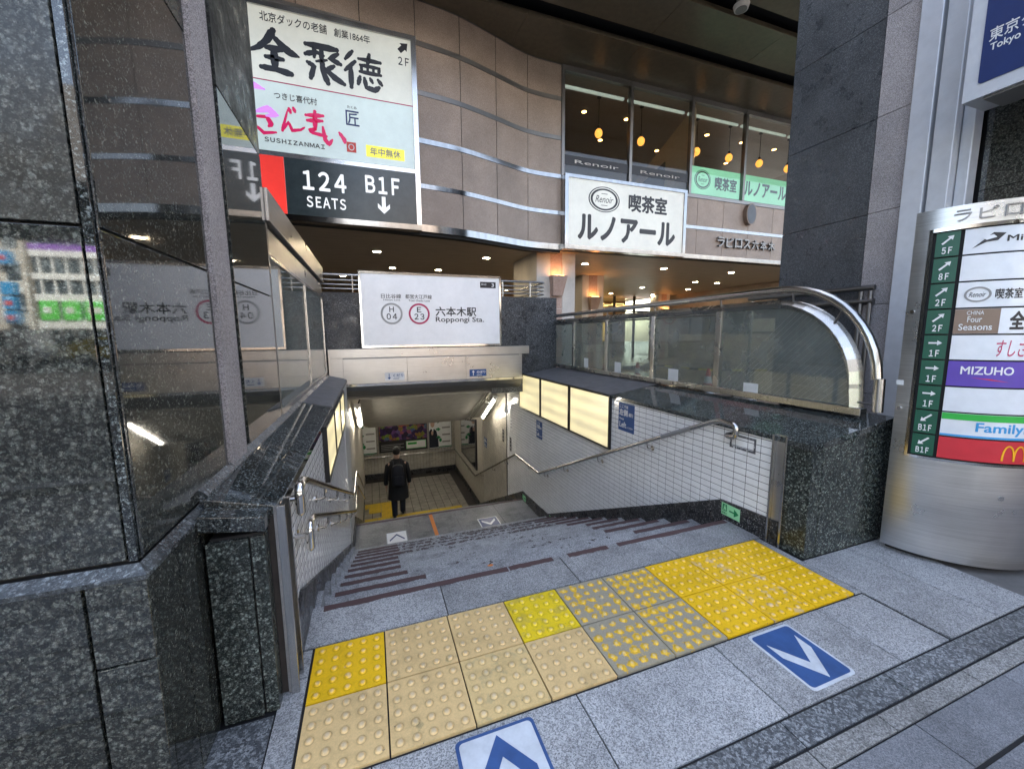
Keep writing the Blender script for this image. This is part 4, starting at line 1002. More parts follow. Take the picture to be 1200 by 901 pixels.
# ================================================================== DIRECTORY KIOSK
kc = (3.92, .28); KR = .525
ks = thing('directory_kiosk', 'curved stainless steel floor directory with green floor arrows at the right edge', 'directory', (kc[0], kc[1], 0))
def KF(r0): return lambda a, b, d=0: Vector((kc[0]+(r0+d)*math.cos(R(a)), kc[1]+(r0+d)*math.sin(R(a)), b))
def shell(a0, a1, z0, z1, r0, r1, name, mat, parent, n=None):
    n = n or max(2, int(abs(a1-a0)/3)); mb = MB()
    ang = [a0+(a1-a0)*i/n for i in range(n+1)]; F_ = KF(0)
    prof = [(r0, z0), (r1, z0), (r1, z1), (r0, z1)]
    vs = [F_(a, z, r) for a in ang for r, z in prof]
    fs = [(i*4+k, i*4+(k+1) % 4, (i+1)*4+(k+1) % 4, (i+1)*4+k) for i in range(n) for k in range(4)]+[(0, 1, 2, 3), (n*4, n*4+1, n*4+2, n*4+3)]
    o = mb.add(vs, fs).build(name, mat, parent, smooth=True); return o
KA0, KA1 = -177.3, -38
def kplate(r, z0, z1, name, mat, a0=KA0+1, a1=KA1-1): MB().prism([(kc[0]+r*math.cos(R(a0+(a1-a0)*i/40)), kc[1]+r*math.sin(R(a0+(a1-a0)*i/40))) for i in range(41)], ZP(0), z0, z1).build(name, mat, ks)
kplate(KR-.05, 0, .04, 'recessed_base', M['black'])
AL, AR = -168.5, -60
steelk = metal('kiosk_steel', (.60, .60, .60), .30, brush=(3, 3, 260))
shell(KA0, KA1, .035, .640, KR-.02, KR, 'lower_casing', steelk, ks, 90)
shell(KA0, KA1, 1.985, 2.095, KR-.02, KR, 'upper_casing', steelk, ks, 90)
shell(KA0, -170.2, .640, 1.985, KR-.02, KR, 'side_casing', steelk, ks); shell(-170.0, AL, .640, 1.985, KR-.022, KR-.002, 'edge_trim', M['steel_p'], ks)
shell(AR, KA1, .640, 1.985, KR-.02, KR, 'side_casing', steelk, ks)
kplate(KR-.021, .03, 2.082, 'core', M['joint'])
MB().tube([KF(KR)(-124, .46, -.005), KF(KR)(-124, .46, .003)], .014, 20).build('lock_cover', M['steel'], ks, smooth=True)
kplate(KR-.021, 2.083, 2.094, 'top_plate', steelk)
shell(AL, AR, 1.966, 1.985, KR-.012, KR+.006, 'bezel', M['steel_p'], ks); shell(AL, AR, .640, .655, KR-.012, KR+.006, 'bezel', M['steel_p'], ks)
for a, z in ((-174, 1.52), (-175, .93)): MB().tube([KF(KR)(a, z, -.005), KF(KR)(a, z, .008)], .011, 12).build('screw', M['steel_p'], ks, smooth=True)
o = MB(); n_ = 0
shell(-178, -174.2, 1.075, 1.105, KR, KR+.0015, 'sticker', M['paper'], ks)
zr = [1.963, 1.821, 1.676, 1.529, 1.383, 1.237, 1.086, .937, .792, .657]
fl = ['5F', '8F', '2F', '2F', '1F', '1F', '1F', 'B1F', 'B1F']
ad = [(1, 1), (1, 1), (1, 1), (1, 1), (1, 0), (1, 0), (1, 0), (-1, -1), (-1, -1)]
KT = KF(KR-.002)
rowmat = ['panelwhite', 'panelwhite', 'panelwhite', 'panelwhite', 'panelwhite', 'purple', 'panelwhite', 'panelwhite', 'red']
for i in range(9):
    z1, z0 = zr[i]-.004, zr[i+1]+.005; H = z1-z0
    gp = shell(-166.9, -156.6, z0, z1, KR-.012, KR-.002, 'floor_panel', M['green'], ks)
    s = fl[i]; hw = 2.2 if len(s) == 2 else 3.0
    text(s, KT, -161.7-hw, -161.7+hw, z0+H*.10, z0+H*.38, M['white'], gp, .03, .001, .0005, fwid=True)
    k = 57.3/KR
    ap = arrow(0, 0, ad[i][0], ad[i][1], .062 if ad[i][1] else .055, .009, .020)
    poly(KT, [(-161.7+u*k, z0+H*.68+v) for u, v in ap], .0005, .0025, 'arrow', M['white'], gp)
    tpn = shell(-154.9, AR, z0, z1, KR-.012, KR-.002, 'tenant_panel', M[rowmat[i]], ks)
    T = lambda s_, a0, a1, b0, b1, mt, bo=.01, sh=0: text(s_, KT, a0, a1, z0+H*b0, z0+H*b1, M[mt], tpn, bo, .001, .0005, shear=sh)
    if i == 0:
        poly(KT, [(-151.5, z0+H*.2), (-143.5, z0+H*.78), (-138.5, z0+H*.72), (-141.5, z0+H*.45), (-146, z0+H*.42)], .0005, .002, 'logo', M['ink'], tpn)
        poly(KT, [(-148.0, z0+H*.60), (-143.5, z0+H*.70), (-142.0, z0+H*.58), (-146, z0+H*.50)], .002, .003, 'logo', M['panelwhite'], tpn)
        T('Mi', -137.8, -131.5, .38, .62, 'ink', .015)
    if i == 2:
        nn = 28; mbr = MB(); ca, cz = -146.6, z0+H*.5
        for q in range(nn):
            a, b = 2*math.pi*q/nn, 2*math.pi*(q+1)/nn
            mbr.prism([(ca+5.6*math.cos(a), cz+.042*math.sin(a)), (ca+5.6*math.cos(b), cz+.042*math.sin(b)), (ca+4.6*math.cos(b), cz+.033*math.sin(b)), (ca+4.6*math.cos(a), cz+.033*math.sin(a))], KT, .0005, .002)
        mbr.build('logo_ring', M['grey'], tpn); T('Renoir', -150.2, -143.2, .40, .60, 'ink', 0, .3)
        T('喫茶室', -139.5, -128, .30, .70, 'ink', .02); T('ルノアール', -126, -108, .30, .70, 'ink', .02)
    if i == 3:
        bn = shell(-154.9, -136.2, z0+.001, z1-.001, KR-.0025, KR-.0008, 'dark_field', M['bronze'], tpn)
        text('CHINA', KF(KR-.0006), -150, -143, z0+H*.76, z0+H*.92, M['paper'], bn, 0, .001, .0003); text('Four', KF(KR-.0006), -149.5, -143.5, z0+H*.46, z0+H*.70, M['paper'], bn, .01, .001, .0003)
        text('Seasons', KF(KR-.0006), -152.8, -139, z0+H*.14, z0+H*.40, M['paper'], bn, .01, .001, .0003)
        T('全聚徳', -132, -112, .12, .88, 'ink', .04)
    if i == 4: T('すしざんまい', -136, -108, .15, .85, 'crimson', .0, .2)
    if i == 5:
        T('MIZUHO', -149.5, -126.8, .48, .80, 'white', .02); poly(KT, [(-145, z0+H*.36), (-136, z0+H*.31), (-128, z0+H*.20), (-136, z0+H*.26)], .0005, .002, 'logo', M['red'], tpn)
    if i == 7:
        shell(-154.8, AR, z0+H*.72, z1-.001, KR-.0025, KR-.0008, 'green_band', M['leaf'], tpn); shell(-154.8, AR, z0+.001, z0+H*.09, KR-.0025, KR-.0008, 'blue_band', M['sky'], tpn)
        T('FamilyMart', -139.8, -101, .15, .66, 'sky', .02)
    if i == 8:
        mc = MB()
        for c0 in (-123.6, -118.0):
            for q in range(12):
                a, b = math.pi*q/12, math.pi*(q+1)/12
                P_ = lambda t, o_: (c0+(2.8+o_*6)*math.cos(t), z0+H*.12+(.085+o_*.05)*math.sin(t)**.8 if math.sin(t) > 0 else z0+H*.12)
                mc.prism([P_(a, .08), P_(b, .08), P_(b, -.08), P_(a, -.08)], KT, .0005, .0025)
        mc.build('logo', M['gold'], tpn)
F = KF(KR)
for ch, a in zip('ラピロス六本木', (-160.4, -150.2, -140.2, -130, -120, -110, -100)):
    text(ch, F, a, a+7.2, 2.008, 2.068, M['steel_dk'], ks, .0, .010, .0, 'steel_letter')

# ================================================================== UPPER FACADE
bd = thing('commercial_building', 'commercial building with wavy taupe granite facade and cafe windows above the entrance', 'building', (4, 7, 3.2))
wav = [(-6.0, 6.10), (-3.0, 6.02), (-1.4, 6.03), (-.6, 6.06), (.3, 6.10), (1.25, 6.21), (2.05, 6.33), (2.81, 6.57), (3.57, 6.82), (4.36, 6.87)]
from bisect import bisect
def wy(x):
    i = max(1, min(len(wav)-1, bisect([p[0] for p in wav], x))); 
    # catmull-rom
    p0 = wav[max(0, i-2)]; p1 = wav[i-1]; p2 = wav[i]; p3 = wav[min(len(wav)-1, i+1)]
    t = (x-p1[0])/(p2[0]-p1[0]); t = max(0, min(1, t)); a, b, c, d = p0[1], p1[1], p2[1], p3[1]
    return .5*((2*b)+(c-a)*t+(2*a-5*b+4*c-d)*t*t+(3*b-a-3*c+d)*t**3)
zb_ = [3.37, 3.99, 4.74, 5.51, 6.29, 6.99]; zt_ = [4.05, 4.81, 5.59, 6.37, 7.0]
rows = [(3.375, 3.985), (4.07, 4.735), (4.825, 5.51), (5.60, 6.285), (6.375, 6.985)]
def curved(x0, x1, z0, z1, off0, off1, name, mat, n=6, par=None, bev=0):
    xs_ = [x0+(x1-x0)*i/n for i in range(n+1)]
    prof = [(off0, z0), (off1, z0), (off1, z1), (off0, z1)]
    vs = [(x, wy(x)-o_, z) for x in xs_ for o_, z in prof]
    fs = [(i*4+k, i*4+(k+1) % 4, (i+1)*4+(k+1) % 4, (i+1)*4+k) for i in range(n) for k in range(4)]+[(0, 1, 2, 3), tuple(n*4+k for k in range(4))]
    return MB().add(vs, fs).build(name, mat, par or bd, smooth=True)
xj = [-3.2, -2.3, -1.4, -.5, .4, 1.28, 2.07, 2.82, 3.575, 4.37]
for x0, x1 in zip(xj, xj[1:]):
    for z0, z1 in rows: curved(x0+.006, x1-.006, z0, z1, -.05, 0, 'granite_panel', M['facade'])
curved(-3.2, 4.37, 3.2, 7.0, -.2, -.03, 'core', M['joint'], 40)
for (z0, z1) in ((3.985, 4.07), (4.735, 4.825)): curved(-3.2, 4.37, z0+.004, z1-.004, -.04, .012, 'chrome_band', M['chrome'], 40)
for (z0, z1) in ((5.51, 5.60), (6.285, 6.375), (6.985, 7.04)): curved(-3.2, 4.37, z0+.004, z1-.004, -.04, .006, 'metal_band', M['steel_dk'], 40)
curved(-3.2, 4.37, 3.25, 3.37, -.1, .03, 'chrome_edge', M['chrome'], 40)
FB = YP(6.87)
# flat part right of the cafe sign
rect(FB, 4.37, 14.5, 3.27, 3.37, -.1, .03, 'chrome_edge', M['chrome'], bd)
B(4.37, 14.5, 6.93, 7.1, 3.27, 4.76).build('core', M['joint'], bd)
xq = [4.37, 5.3, 6.3, 7.25, 8.15, 9.0, 9.87, 10.75, 11.6, 12.5, 13.4, 14.3]
for a, b in zip(xq, xq[1:]):
    rect(FB, a+.006, b-.006, 3.375, 3.985, -.05, 0, 'granite_panel', M['facade'], bd); rect(FB, a+.006, b-.006, 4.07, 4.72, -.05, 0, 'granite_panel', M['facade'], bd)
rect(FB, 4.37, 14.5, 3.99, 4.066, -.05, .012, 'chrome_band', M['chrome'], bd)
rect(FB, 4.37, 14.5, 4.725, 4.80, -.05, .02, 'window_sill', M['steel_dk'], bd)
mul_x = [4.40, 6.12, 7.86, 9.61, 11.35, 13.1]
for x in mul_x: rect(FB, x-.035, x+.035, 4.80, 6.99, -.08, .03, 'mullion', M['steel_dk'], bd)
rect(FB, 4.37, 14.5, 6.90, 7.0, -.08, .02, 'window_head', M['steel_dk'], bd)
for a, b in zip(mul_x, mul_x[1:]):
    rect(FB, a+.035, b-.035, 4.80, 6.90, -.02, -.012, 'pane', M['glass_cafe'], bd)
    rect(FB, a+.06, b-.06, 6.71, 6.76, -.25, -.20, 'blind_box', M['blind_glow'], bd)  # no lamp: the box is given a faint glow to show as a pale line
for a, b in zip(mul_x[:2], mul_x[1:3]):
    rect(FB, a+.04, b-.04, 5.05, 5.25, -.012, -.006, 'window_band', M['ink'], bd)
    text('Renoir', FB, a+.3, b-.3, 5.10, 5.17, M['stone_warm'], bd, 0, .002, -.005)
# cafe room
pc('cafewall', (.62, .52, .38)); pc('cafeceil', (.50, .46, .40)); pc('cafedark', (.10, .08, .07))
B(4.3, 14.5, 7.0, 12.2, 4.6, 4.78).build('cafe_floor', M['cafedark'], bd); B(4.3, 14.5, 6.96, 12.2, 6.98, 7.05).build('cafe_ceiling', M['cafeceil'], bd)
B(4.3, 14.5, 12.1, 12.2, 4.78, 6.98).build('cafe_wall', M['cafewall'], bd); B(4.3, 4.4, 6.96, 12.2, 4.78, 6.98).build('cafe_wall', M['cafedark'], bd)
MB().prism([(7.0, 4.78), (9.6, 4.78), (9.6, 5.75), (7.0, 6.85)], XP(8.0), -.1, 0).build('cafe_partition', M['cafewall'], bd)
B(6.2, 7.5, 9.7, 9.8, 5.1, 5.9).build('cafe_screen', M['wallpanel'], bd)
MB().prism([(7.9, 4.9), (9.3, 4.9), (9.3, 5.6), (7.9, 5.95)], XP(7.98), 0, .03).build('window_opening', M['cafedark'], bd)
for i, x in enumerate((5.71, 6.93, 8.70, 9.83, 10.97, 12.1)):
    t = thing('pendant_lamp', ['glowing round pendant lamp in the first cafe window from the left', 'glowing pendant lamp in the second cafe window from the left', 'pendant lamp beside the left edge of the green sign window', 'pendant lamp above the ring logo of the green cafe sign', 'pendant lamp in the fourth cafe window, above the green katakana', 'pendant lamp half hidden by the granite pillar'][i], 'lamp', (x, 7.57, 6.1), 'pendant lamps in the cafe')
    MB().tube([(x, 7.57, 6.98), (x, 7.57, 6.28)], .007, 6).build('cord', M['black'], t); MB().sphere((x, 7.57, 6.17), .09, .09, .105).build('glass_globe', M['bulb'], t, smooth=True)
    MB().cyl((x, 7.57), .03, 6.27, 6.33, 10).build('lamp_cap', M['black'], t); MB().cyl((x, 7.57), .05, 6.955, 6.985, 12).build('ceiling_rose', M['black'], t)
CDL = ['in the first window from the left', 'in the second window, nearer of two', 'in the second window, farther back', 'in the third window above the logo', 'in the fourth window, left one', 'beside the granite pillar', 'far back in the third window', 'far back between the third and fourth windows', 'far back in the fourth window']
for x, y in ((5.69, 8.24), (6.92, 8.19), (6.88, 9.38), (9.6, 8.15), (10.94, 8.17), (12.29, 8.18), (8.9, 9.4), (10.3, 9.4), (11.7, 9.4)):
    t = thing('cafe_downlight', 'small warm cafe downlight '+CDL.pop(0), 'downlight', (x, y, 6.98), 'cafe downlights')
    MB().cyl((x, y), .06, 6.972, 6.98, 16).build('lamp', M['cafe_down'], t); MB().cyl((x, y), .075, 6.975, 6.981, 16).build('trim', M['steel_dk'], t)
# upper body of the building and overhanging ceiling
B(-30, 40, 3.4, 30, 7.25, 13.5).build('upper_storeys', M['facade'], bd)
ylines = [(5.9, 6.87), (4.74, 5.56), (3.42, 4.45)]
for y0_, y1_ in ylines:
    for i in range(9):
        x0 = -4+i*2.4; B(x0+.003, x0+2.397, y0_, y1_+(.25 if y0_ == 5.9 else 0), 7.0, 7.08).build('ceiling_panel', M['ceilpanel'], bd)
B(-30, 40, 3.4, 6.9, 7.2, 7.25).build('ceiling_void', M['joint'], bd)
t = thing('ceiling_light', 'round white fitting in a dark slot of the high ceiling', 'ceiling light', (6.66, 4.55, 7.0))
MB().cyl((6.62, 4.52), .11, 6.93, 7.0, 24, .13).build('shade', M['white'], t, smooth=True); MB().cyl((6.62, 4.52), .09, 6.92, 6.931, 24).build('lens', M['grey'], t)
MB().tube([(6.62, 4.60, 7.0), (6.62, 4.60, 7.2)], .02, 8).build('stem', M['grey'], t)
# ground floor soffit
B(-6, 15, 6.9, 20, 3.32, 3.45).build('soffit_slab', M['joint'], bd)
MB().prism([(-6, 6.95)]+[(-6+i*.35, wy(-6+i*.35)+.05) for i in range(30)]+[(4.37, 6.95)], lambda a, b, d: Vector((a, b, d)), 3.32, 3.45).build('soffit_slab', M['joint'], bd)
mb = MB()
y = 6.3
while y < 19.9:
    xe = 14.8
    if y < 6.9:
        xe = -6
        while xe < 4.37 and wy(xe+.05) < y-.0: xe += .05
        if wy(-3) > y: y += .15; continue
        if xe < -2: xe = max(x_ for x_ in [i*.05-3 for i in range(148)] if wy(x_) < y)
    mb.box(-6, xe, y, y+.142, 3.30, 3.318); y += .15
mb.build('soffit_boards', M['soffit'], bd, kind='stuff')
ROWN = {8.45: 'nearest', 10.6: 'second', 12.6: 'third', 15: 'farthest'}
for y, X_ in ((8.45, (.55, 3.12, 5.9, 8.53, 11.15, 13.7)), (10.6, (1.0, 2.28, 5.1, 7.67, 11.82, 12.88)), (12.6, (-.4, 3.2, 5.9, 8.52, 11.0, 13.4)), (15, (5.9, 8.5, 11.1, 13.5))):
    for x in X_:
        t = thing('downlight', f'warm downlight in the board soffit, {["first", "second", "third", "fourth", "fifth", "sixth"][X_.index(x)]} from the left in the {ROWN[y]} row', 'downlight', (x, y, 3.3), 'soffit downlights')
        MB().cyl((x, y), .085, 3.292, 3.3, 18).build('lamp', M['down'], t); ring(ZP(3.29), x, y, .105, .105, .02, 0, .01, 'trim', M['steel_p'], t, 18)

B(-6.2, -6, 5.5, 20, 0, 3.3).build('side_wall', M['stone_warm'], bd)
B(-6, 7.6, 19.8, 20, 0, 3.3).build('rear_wall', M['facade'], bd); B(14.8, 30, 16, 16.2, 0, 3.3).build('rear_wall', M['facade'], bd)
B(-6, 15, 20.0, 20.2, 0, 7.2).build('rear_wall', M['facade'], bd)
# columns under the building
def column(label, x0, x1, y0, y1, sconce_z, far=False):
    t = thing('stone_column', label, 'column', ((x0+x1)/2, y0, 0)); xm = (x0+x1)/2
    B(x0+.01, x1-.01, y0+.01, y1, 0, 3.30).build('core', M['stone_warm'], t)
    for z0, z1 in ((0, 1.05), (1.06, 2.0), (2.01, 2.72), (2.73, 3.298)):
        for a, b in ((x0, xm-.16), (xm+.16, x1)): B(a+.003, b-.003, y0, y0+.04, z0, z1).build('stone_panel', M['stone_warm'], t)
        B(xm-.155, xm+.155, y0+.005, y0+.04, z0, z1).build('pink_panel', M['stone_pink'], t)
        B(x0, x0+.04, y0+.045, y1, z0, z1).build('stone_panel', M['stone_warm'], t)
    s = thing('wall_sconce', 'glowing pink stone uplight on the '+label.replace('cream stone ', '').replace(' with pink band', ''), 'wall lamp', (xm, y0-.1, sconce_z))
    f_ = YP(y0)
    MB().add([(xm-.12, y0-.001, sconce_z), (xm+.12, y0-.001, sconce_z), (xm+.12, y0-.10, sconce_z), (xm-.12, y0-.10, sconce_z),
              (xm-.19, y0-.001, sconce_z+.45), (xm+.19, y0-.001, sconce_z+.45), (xm+.19, y0-.22, sconce_z+.45), (xm-.19, y0-.22, sconce_z+.45)],
             [(0, 1, 2, 3), (0, 1, 5, 4), (1, 2, 6, 5), (2, 3, 7, 6), (3, 0, 4, 7), (4, 5, 6, 7)]).build('stone_shade', M['stone_pink'], s)
    B(xm-.13, xm+.13, y0-.17, y0-.05, sconce_z+.452, sconce_z+.46).build('lamp', M['uplight'], s)
    return t
column('cream stone column with pink band beside the railing', 4.0, 5.0, 7.35, 8.9, 2.30)
column('cream stone column farther back under the soffit', 6.85, 7.65, 10.25, 11.2, 2.15)
column('cream stone column at the far shopfront by the beige wall', 13.5, 14.2, 14.6, 15.2, 2.15)
# far shopfront
sf = thing('shopfront', 'warmly lit glazed shopfront far back under the building', 'shopfront', (11, 16, 0))
B(7.5, 14.8, 19.0, 19.2, 0, 3.3).build('back_wall', plain('shop_wall', (.45, .28, .14), .6), sf)
for x in (8.4, 9.6, 10.8, 12.0, 13.2, 14.4): B(x-.05, x+.05, 16, 16.1, 0, 3.3).build('mullion', M['black'], sf)
for x in (8.4, 9.6, 10.8, 12.0, 13.2): rect(YP(16.05), x+.05, x+1.15, 0, 3.2, 0, .01, 'pane', M['glass'], sf)
B(8.4, 14.4, 16, 16.1, 2.5, 2.58).build('transom', M['black'], sf)
for x in (8.8, 10.0, 11.2, 12.4, 13.6):
    for y in (16.8, 17.5, 18.3): B(x, x+.7, y, y+.08, 2.95, 3.0).build('ceiling_lamp', M['warm'], sf)
for x in (8.6, 9.9, 11.3, 12.7): B(x, x+.8, 18.9, 18.98, 1.0, 2.3).build('display_case', M['warm'], sf)
B(5.8, 8.3, 13.2, 13.3, 0, 2.6).build('side_wall', M['wallpanel'], sf)
gp_ = thing('vending_machine', 'white lit vending machine at the back of the driveway', 'vending machine', (9.3, 14.2, 0))
B(8.95, 9.85, 13.95, 14.6, 0, 1.9).build('cabinet', M['white'], gp_); rect(YP(13.95), 9.03, 9.77, .9, 1.8, 0, .02, 'display', emis('vending_display', (.8, .9, .8), .9), gp_)
for r in range(3):
    for c in range(6): disc(YP(13.93), 9.11+c*.118, 1.10+r*.26, .035, .08, 0, .01, 'bottle', M[['green', 'red', 'blue'][r]], gp_, 10)
# beige side wall with window
sw = thing('driveway_wall', 'beige driveway side wall with dark glazed strip seen through the balustrade', 'wall', (14.9, 11, 0))
B(14.82, 15.1, 5, 16, 0, .62).build('lower_wall', M['stone_warm'], sw); B(14.8, 15.1, 5, 16, .62, 1.36).build('wall_panel', M['stone_warm'], sw)
B(14.8, 15.1, 5, 16, 2.35, 3.3).build('wall_panel', M['facade'], sw); B(14.95, 15.1, 5, 16, 1.36, 2.35).build('window_glass', plain('dark_window', (.03, .04, .04), .08), sw)
for y in (6.5, 8, 9.5, 11, 12.5, 14): B(14.84, 14.96, y-.03, y+.03, 1.36, 2.35).build('window_bar', M['steel_dk'], sw)
B(14.86, 14.94, 9.7, 10.6, 1.45, 1.95).build('desk_papers', M['paper'], sw)
B(4.3, 15, 11.5, 20, 0, .18).build('raised_floor', plain('floor_slab_grey', (.22, .20, .17), .35), kind='structure')
B(3.55, 15, 2.4, 11.5, -.01, .004).build('driveway', plain('driveway_paving', (.20, .18, .15), .35), kind='structure')
# white wall at left of driveway
ww = thing('white_partition', 'pale glazed partition behind the left end of the balustrade', 'partition', (5.2, 9.6, 0))
B(4.2, 6.0, 9.6, 9.7, 0, 2.35).build('panel', M['lgreen'] if False else plain('frosted_panel', (.35, .40, .37), .2), ww)
for x in (4.2, 4.65, 5.1, 5.55, 6.0): B(x-.03, x+.03, 9.56, 9.6, 0, 2.4).build('post', M['steel_dk'], ww)
# traffic cones and barrier bars
def cone(label, x, y):
    t = thing('traffic_cone', label, 'traffic cone', (x, y, 0))
    MB().box(x-.19, x+.19, y-.19, y+.19, .004, .03).build('base', M['rubber'], t, bevel=.01)
    MB().tube([(x, y, .03), (x, y, .30), (x, y, .32), (x, y, .69)], [.14, .095, .09, .028], 24).build('body', M['cone'], t, smooth=True)
    MB().tube([(x, y, .40), (x, y, .54)], [.079, .055], 24).build('reflective_band', M['white'], t, smooth=True)
cone('red traffic cone farthest back, beside the white column base', 7.75, 10.2); cone('red traffic cone behind the third glass pane', 6.68, 7.1); cone('red traffic cone nearest, behind the post of the middle pane', 6.72, 4.9)
cone('red traffic cone behind the granite pillar', 8.6, 4.1)
def bar(label, a, b):
    t = thing('barrier_bar', label, 'barrier bar', ((a[0]+b[0])/2, (a[1]+b[1])/2, .68))
    A_, B_ = Vector(a), Vector(b); n = 9
    for i in range(n): MB().tube([A_+(B_-A_)*(i/n), A_+(B_-A_)*((i+1)/n)], .019, 12).build('stripe', M['yellow' if i % 2 == 0 else 'ink'], t, smooth=True)
bar('yellow and black barrier bar between two cones behind the glass', (6.68, 7.1, .66), (6.72, 4.9, .66)); bar('yellow and black barrier bar running right from the nearest cone', (6.72, 4.9, .66), (8.6, 4.1, .66))
# rear handrail by the pillar
t = thing('dark_railing', 'dark handrail ending at the granite pillar behind the curved glass', 'railing', (4.9, 1.9, 0))
for z in (1.83, 1.70): MB().tube([(4.93, 1.25, z), (4.93, 2.6, z)], .026, 12).build('rail', M['steel_dk'], t, smooth=True)
for y in (1.28, 1.36): MB().tube([(4.93, y, 0), (4.93, y, 1.8)], .02, 10).build('post', M['steel_dk'], t, smooth=True)
MB().tube([(4.93, 2.55, 0), (4.93, 2.55, 1.8)], .02, 10).build('post', M['steel'], t, smooth=True)

# ================================================================== BIG SIGNS
t = thing('restaurant_sign', 'large restaurant sign 全聚徳 with 124 seats panel at the upper left', 'sign', (0, 5.95, 3.2))
F = YP(5.95)
B(-1.9, 1.245, 5.955, 6.10, 3.20, 6.22).build('box', M['steel'], t)
for q in ((-1.9, 1.245, 3.20, 3.285), (-1.9, 1.245, 6.15, 6.225), (-1.9, -1.83, 3.285, 6.15), (1.165, 1.245, 3.285, 6.15)): rect(F, *q, -.02, .03, 'frame', M['chrome'] if q[3] < 3.3 else M['steel'], t)
rect(F, -1.83, 1.165, 5.17, 6.15, -.01, .004, 'face', M['face_lit_sushi'], t)
rect(F, -1.83, 1.165, 4.19, 5.165, -.01, .004, 'face', M['face_lit_sushi2'], t)
rect(F, -1.83, 1.165, 4.12, 4.185, -.01, .006, 'divider', M['steel'], t)
rect(F, -.79, 1.165, 3.285, 4.12, -.01, .004, 'face', M['face_dark'], t); rect(F, -1.83, -.80, 3.285, 4.12, -.01, .004, 'face', M['face_red'], t)
rect(F, -1.83, 1.165, 5.16, 5.175, .004, .006, 'divider_line', M['crimson'], t)
T = lambda s, a, b, c, d, m='ink', bo=.02, sh=0, fwid=False: text(s, F, a, b, c, d, M[m], t, bo, .004, .0045, shear=sh, fwid=fwid)
T('北京ダックの老舗', -.97, -.08, 5.965, 6.095, 'ink', .005); T('創業1864年', .02, .54, 5.965, 6.085, 'ink', .005)
# broad brush strokes of the three large characters
def strokes(mat, L, ox, oz, sc, wd=.055):
    for path in L:
        P = [(ox+sc*a, oz+sc*b, w_) for a, b, w_ in path]
        n = len(P); Lp = []; Rp = []
        Q = []
        for i in range(n-1):
            for k in range(4):
                tt = k/4; Q.append(tuple(P[i][j]*(1-tt)+P[i+1][j]*tt for j in range(3)))
        Q.append(P[-1])
        for i, (a, b, w_) in enumerate(Q):
            a0, b0 = Q[max(0, i-1)][:2]; a1, b1 = Q[min(len(Q)-1, i+1)][:2]
            dx, dy = a1-a0, b1-b0; k = math.hypot(dx, dy) or 1; px, py = -dy/k, dx/k
            ww_ = w_*wd*sc*(1+random.uniform(-.1, .1))*(.6 if i in (0, len(Q)-1) else 1)
            Lp.append((a+px*ww_, b+py*ww_)); Rp.append((a-px*ww_, b-py*ww_))
        mb = MB()
        for i in range(len(Q)-1): mb.prism([Lp[i], Lp[i+1], Rp[i+1], Rp[i]], F, .0045, .0085+.0004*i/len(Q))
        for (a, b, w_) in (Q[0], Q[-1]): 
            rr = w_*wd*sc*.75; mb.prism([(a+rr*math.cos(q*.785), b+rr*math.sin(q*.785)) for q in range(8)], F, .0045, .0088)
        mb.build('brush_stroke', mat, t)
K = M['ink']; random.seed(3)
strokes(K, [[(.50, 1.0, 1.3), (.35, .75, 1.1), (.15, .55, .9), (-.10, .42, .3)], [(.50, .86, .8), (.68, .68, 1.1), (.85, .56, 1.3), (1.05, .50, .5)],
            [(.32, .58, 1), (.66, .58, 1)], [(.49, .58, 1.2), (.49, .12, 1.2)], [(.30, .36, .9), (.68, .36, .9)], [(.18, .10, 1.0), (.5, .10, .9), (.85, .05, 1.2)]], -1.10, 5.28, .58, .075)
strokes(K, [[(.10, .92, 1.1), (.9, .92, 1.2)], [(.32, .90, .8), (.30, .62, .8)], [(.5, .90, .9), (.48, .55, .9)], [(.08, .66, 1), (.35, .76, .8), (.55, .70, .6)], [(.92, .82, .9), (.70, .66, .9), (.98, .56, 1)], 
            [(.5, .56, 1.1), (.5, .30, 1), (.62, .0, 1.3)], [(.12, .46, .9), (.28, .38, .9), (.18, .06, 1.1)], [(.80, .48, .9), (.60, .34, .8)], [(.55, .38, .9), (.80, .18, 1.2), (1.05, .05, 1.1)], [(.35, .52, .6), (.62, .60, .6)]], -.44, 5.28, .54, .07)
strokes(K, [[(.22, .98, .9), (.02, .74, .8)], [(.28, .72, 1), (.0, .44, .8)], [(.16, .55, 1.1), (.15, .02, 1.2)], [(.38, .82, .8), (.98, .82, 1)], [(.68, .98, 1), (.62, .70, .9)], [(.42, .66, .8), (.95, .66, .8)], [(.45, .66, .7), (.45, .50, .7)], [(.62, .66, .6), (.62, .50, .6)], [(.78, .66, .6), (.78, .50, .6)], [(.95, .66, .7), (.92, .50, .7)], [(.40, .48, .8), (.98, .48, .9)],
            [(.40, .34, .9), (.34, .14, 1)], [(.52, .32, .9), (.56, .08, 1), (.80, .04, 1.1), (.92, .14, 1)], [(.68, .34, .8), (.74, .24, .8)], [(.90, .34, .9), (1.0, .22, .9)]], .15, 5.28, .54, .065)
poly(F, arrow(1.05, 6.03, 1, 1, .19, .075, .10), .0045, .009, 'arrow', M['ink'], t); T('2F', .96, 1.13, 5.76, 5.88, 'ink', .01, 0, True)
T('つきじ喜代村', -.86, -.28, 4.93, 5.03, 'ink', .005)
cr = M['crimson_lit']
strokes(M['violet_lit'], [[(0, .2, .6), (.5, .35, 1.2), (.9, .25, .4)]], -1.36, 4.93, .42, .10)
strokes(M['violet_lit'], [[(.05, .80, .6), (.5, .98, 1.5), (.85, .78, .8), (.45, .70, .7)]], -1.14, 4.42, .36, .09)
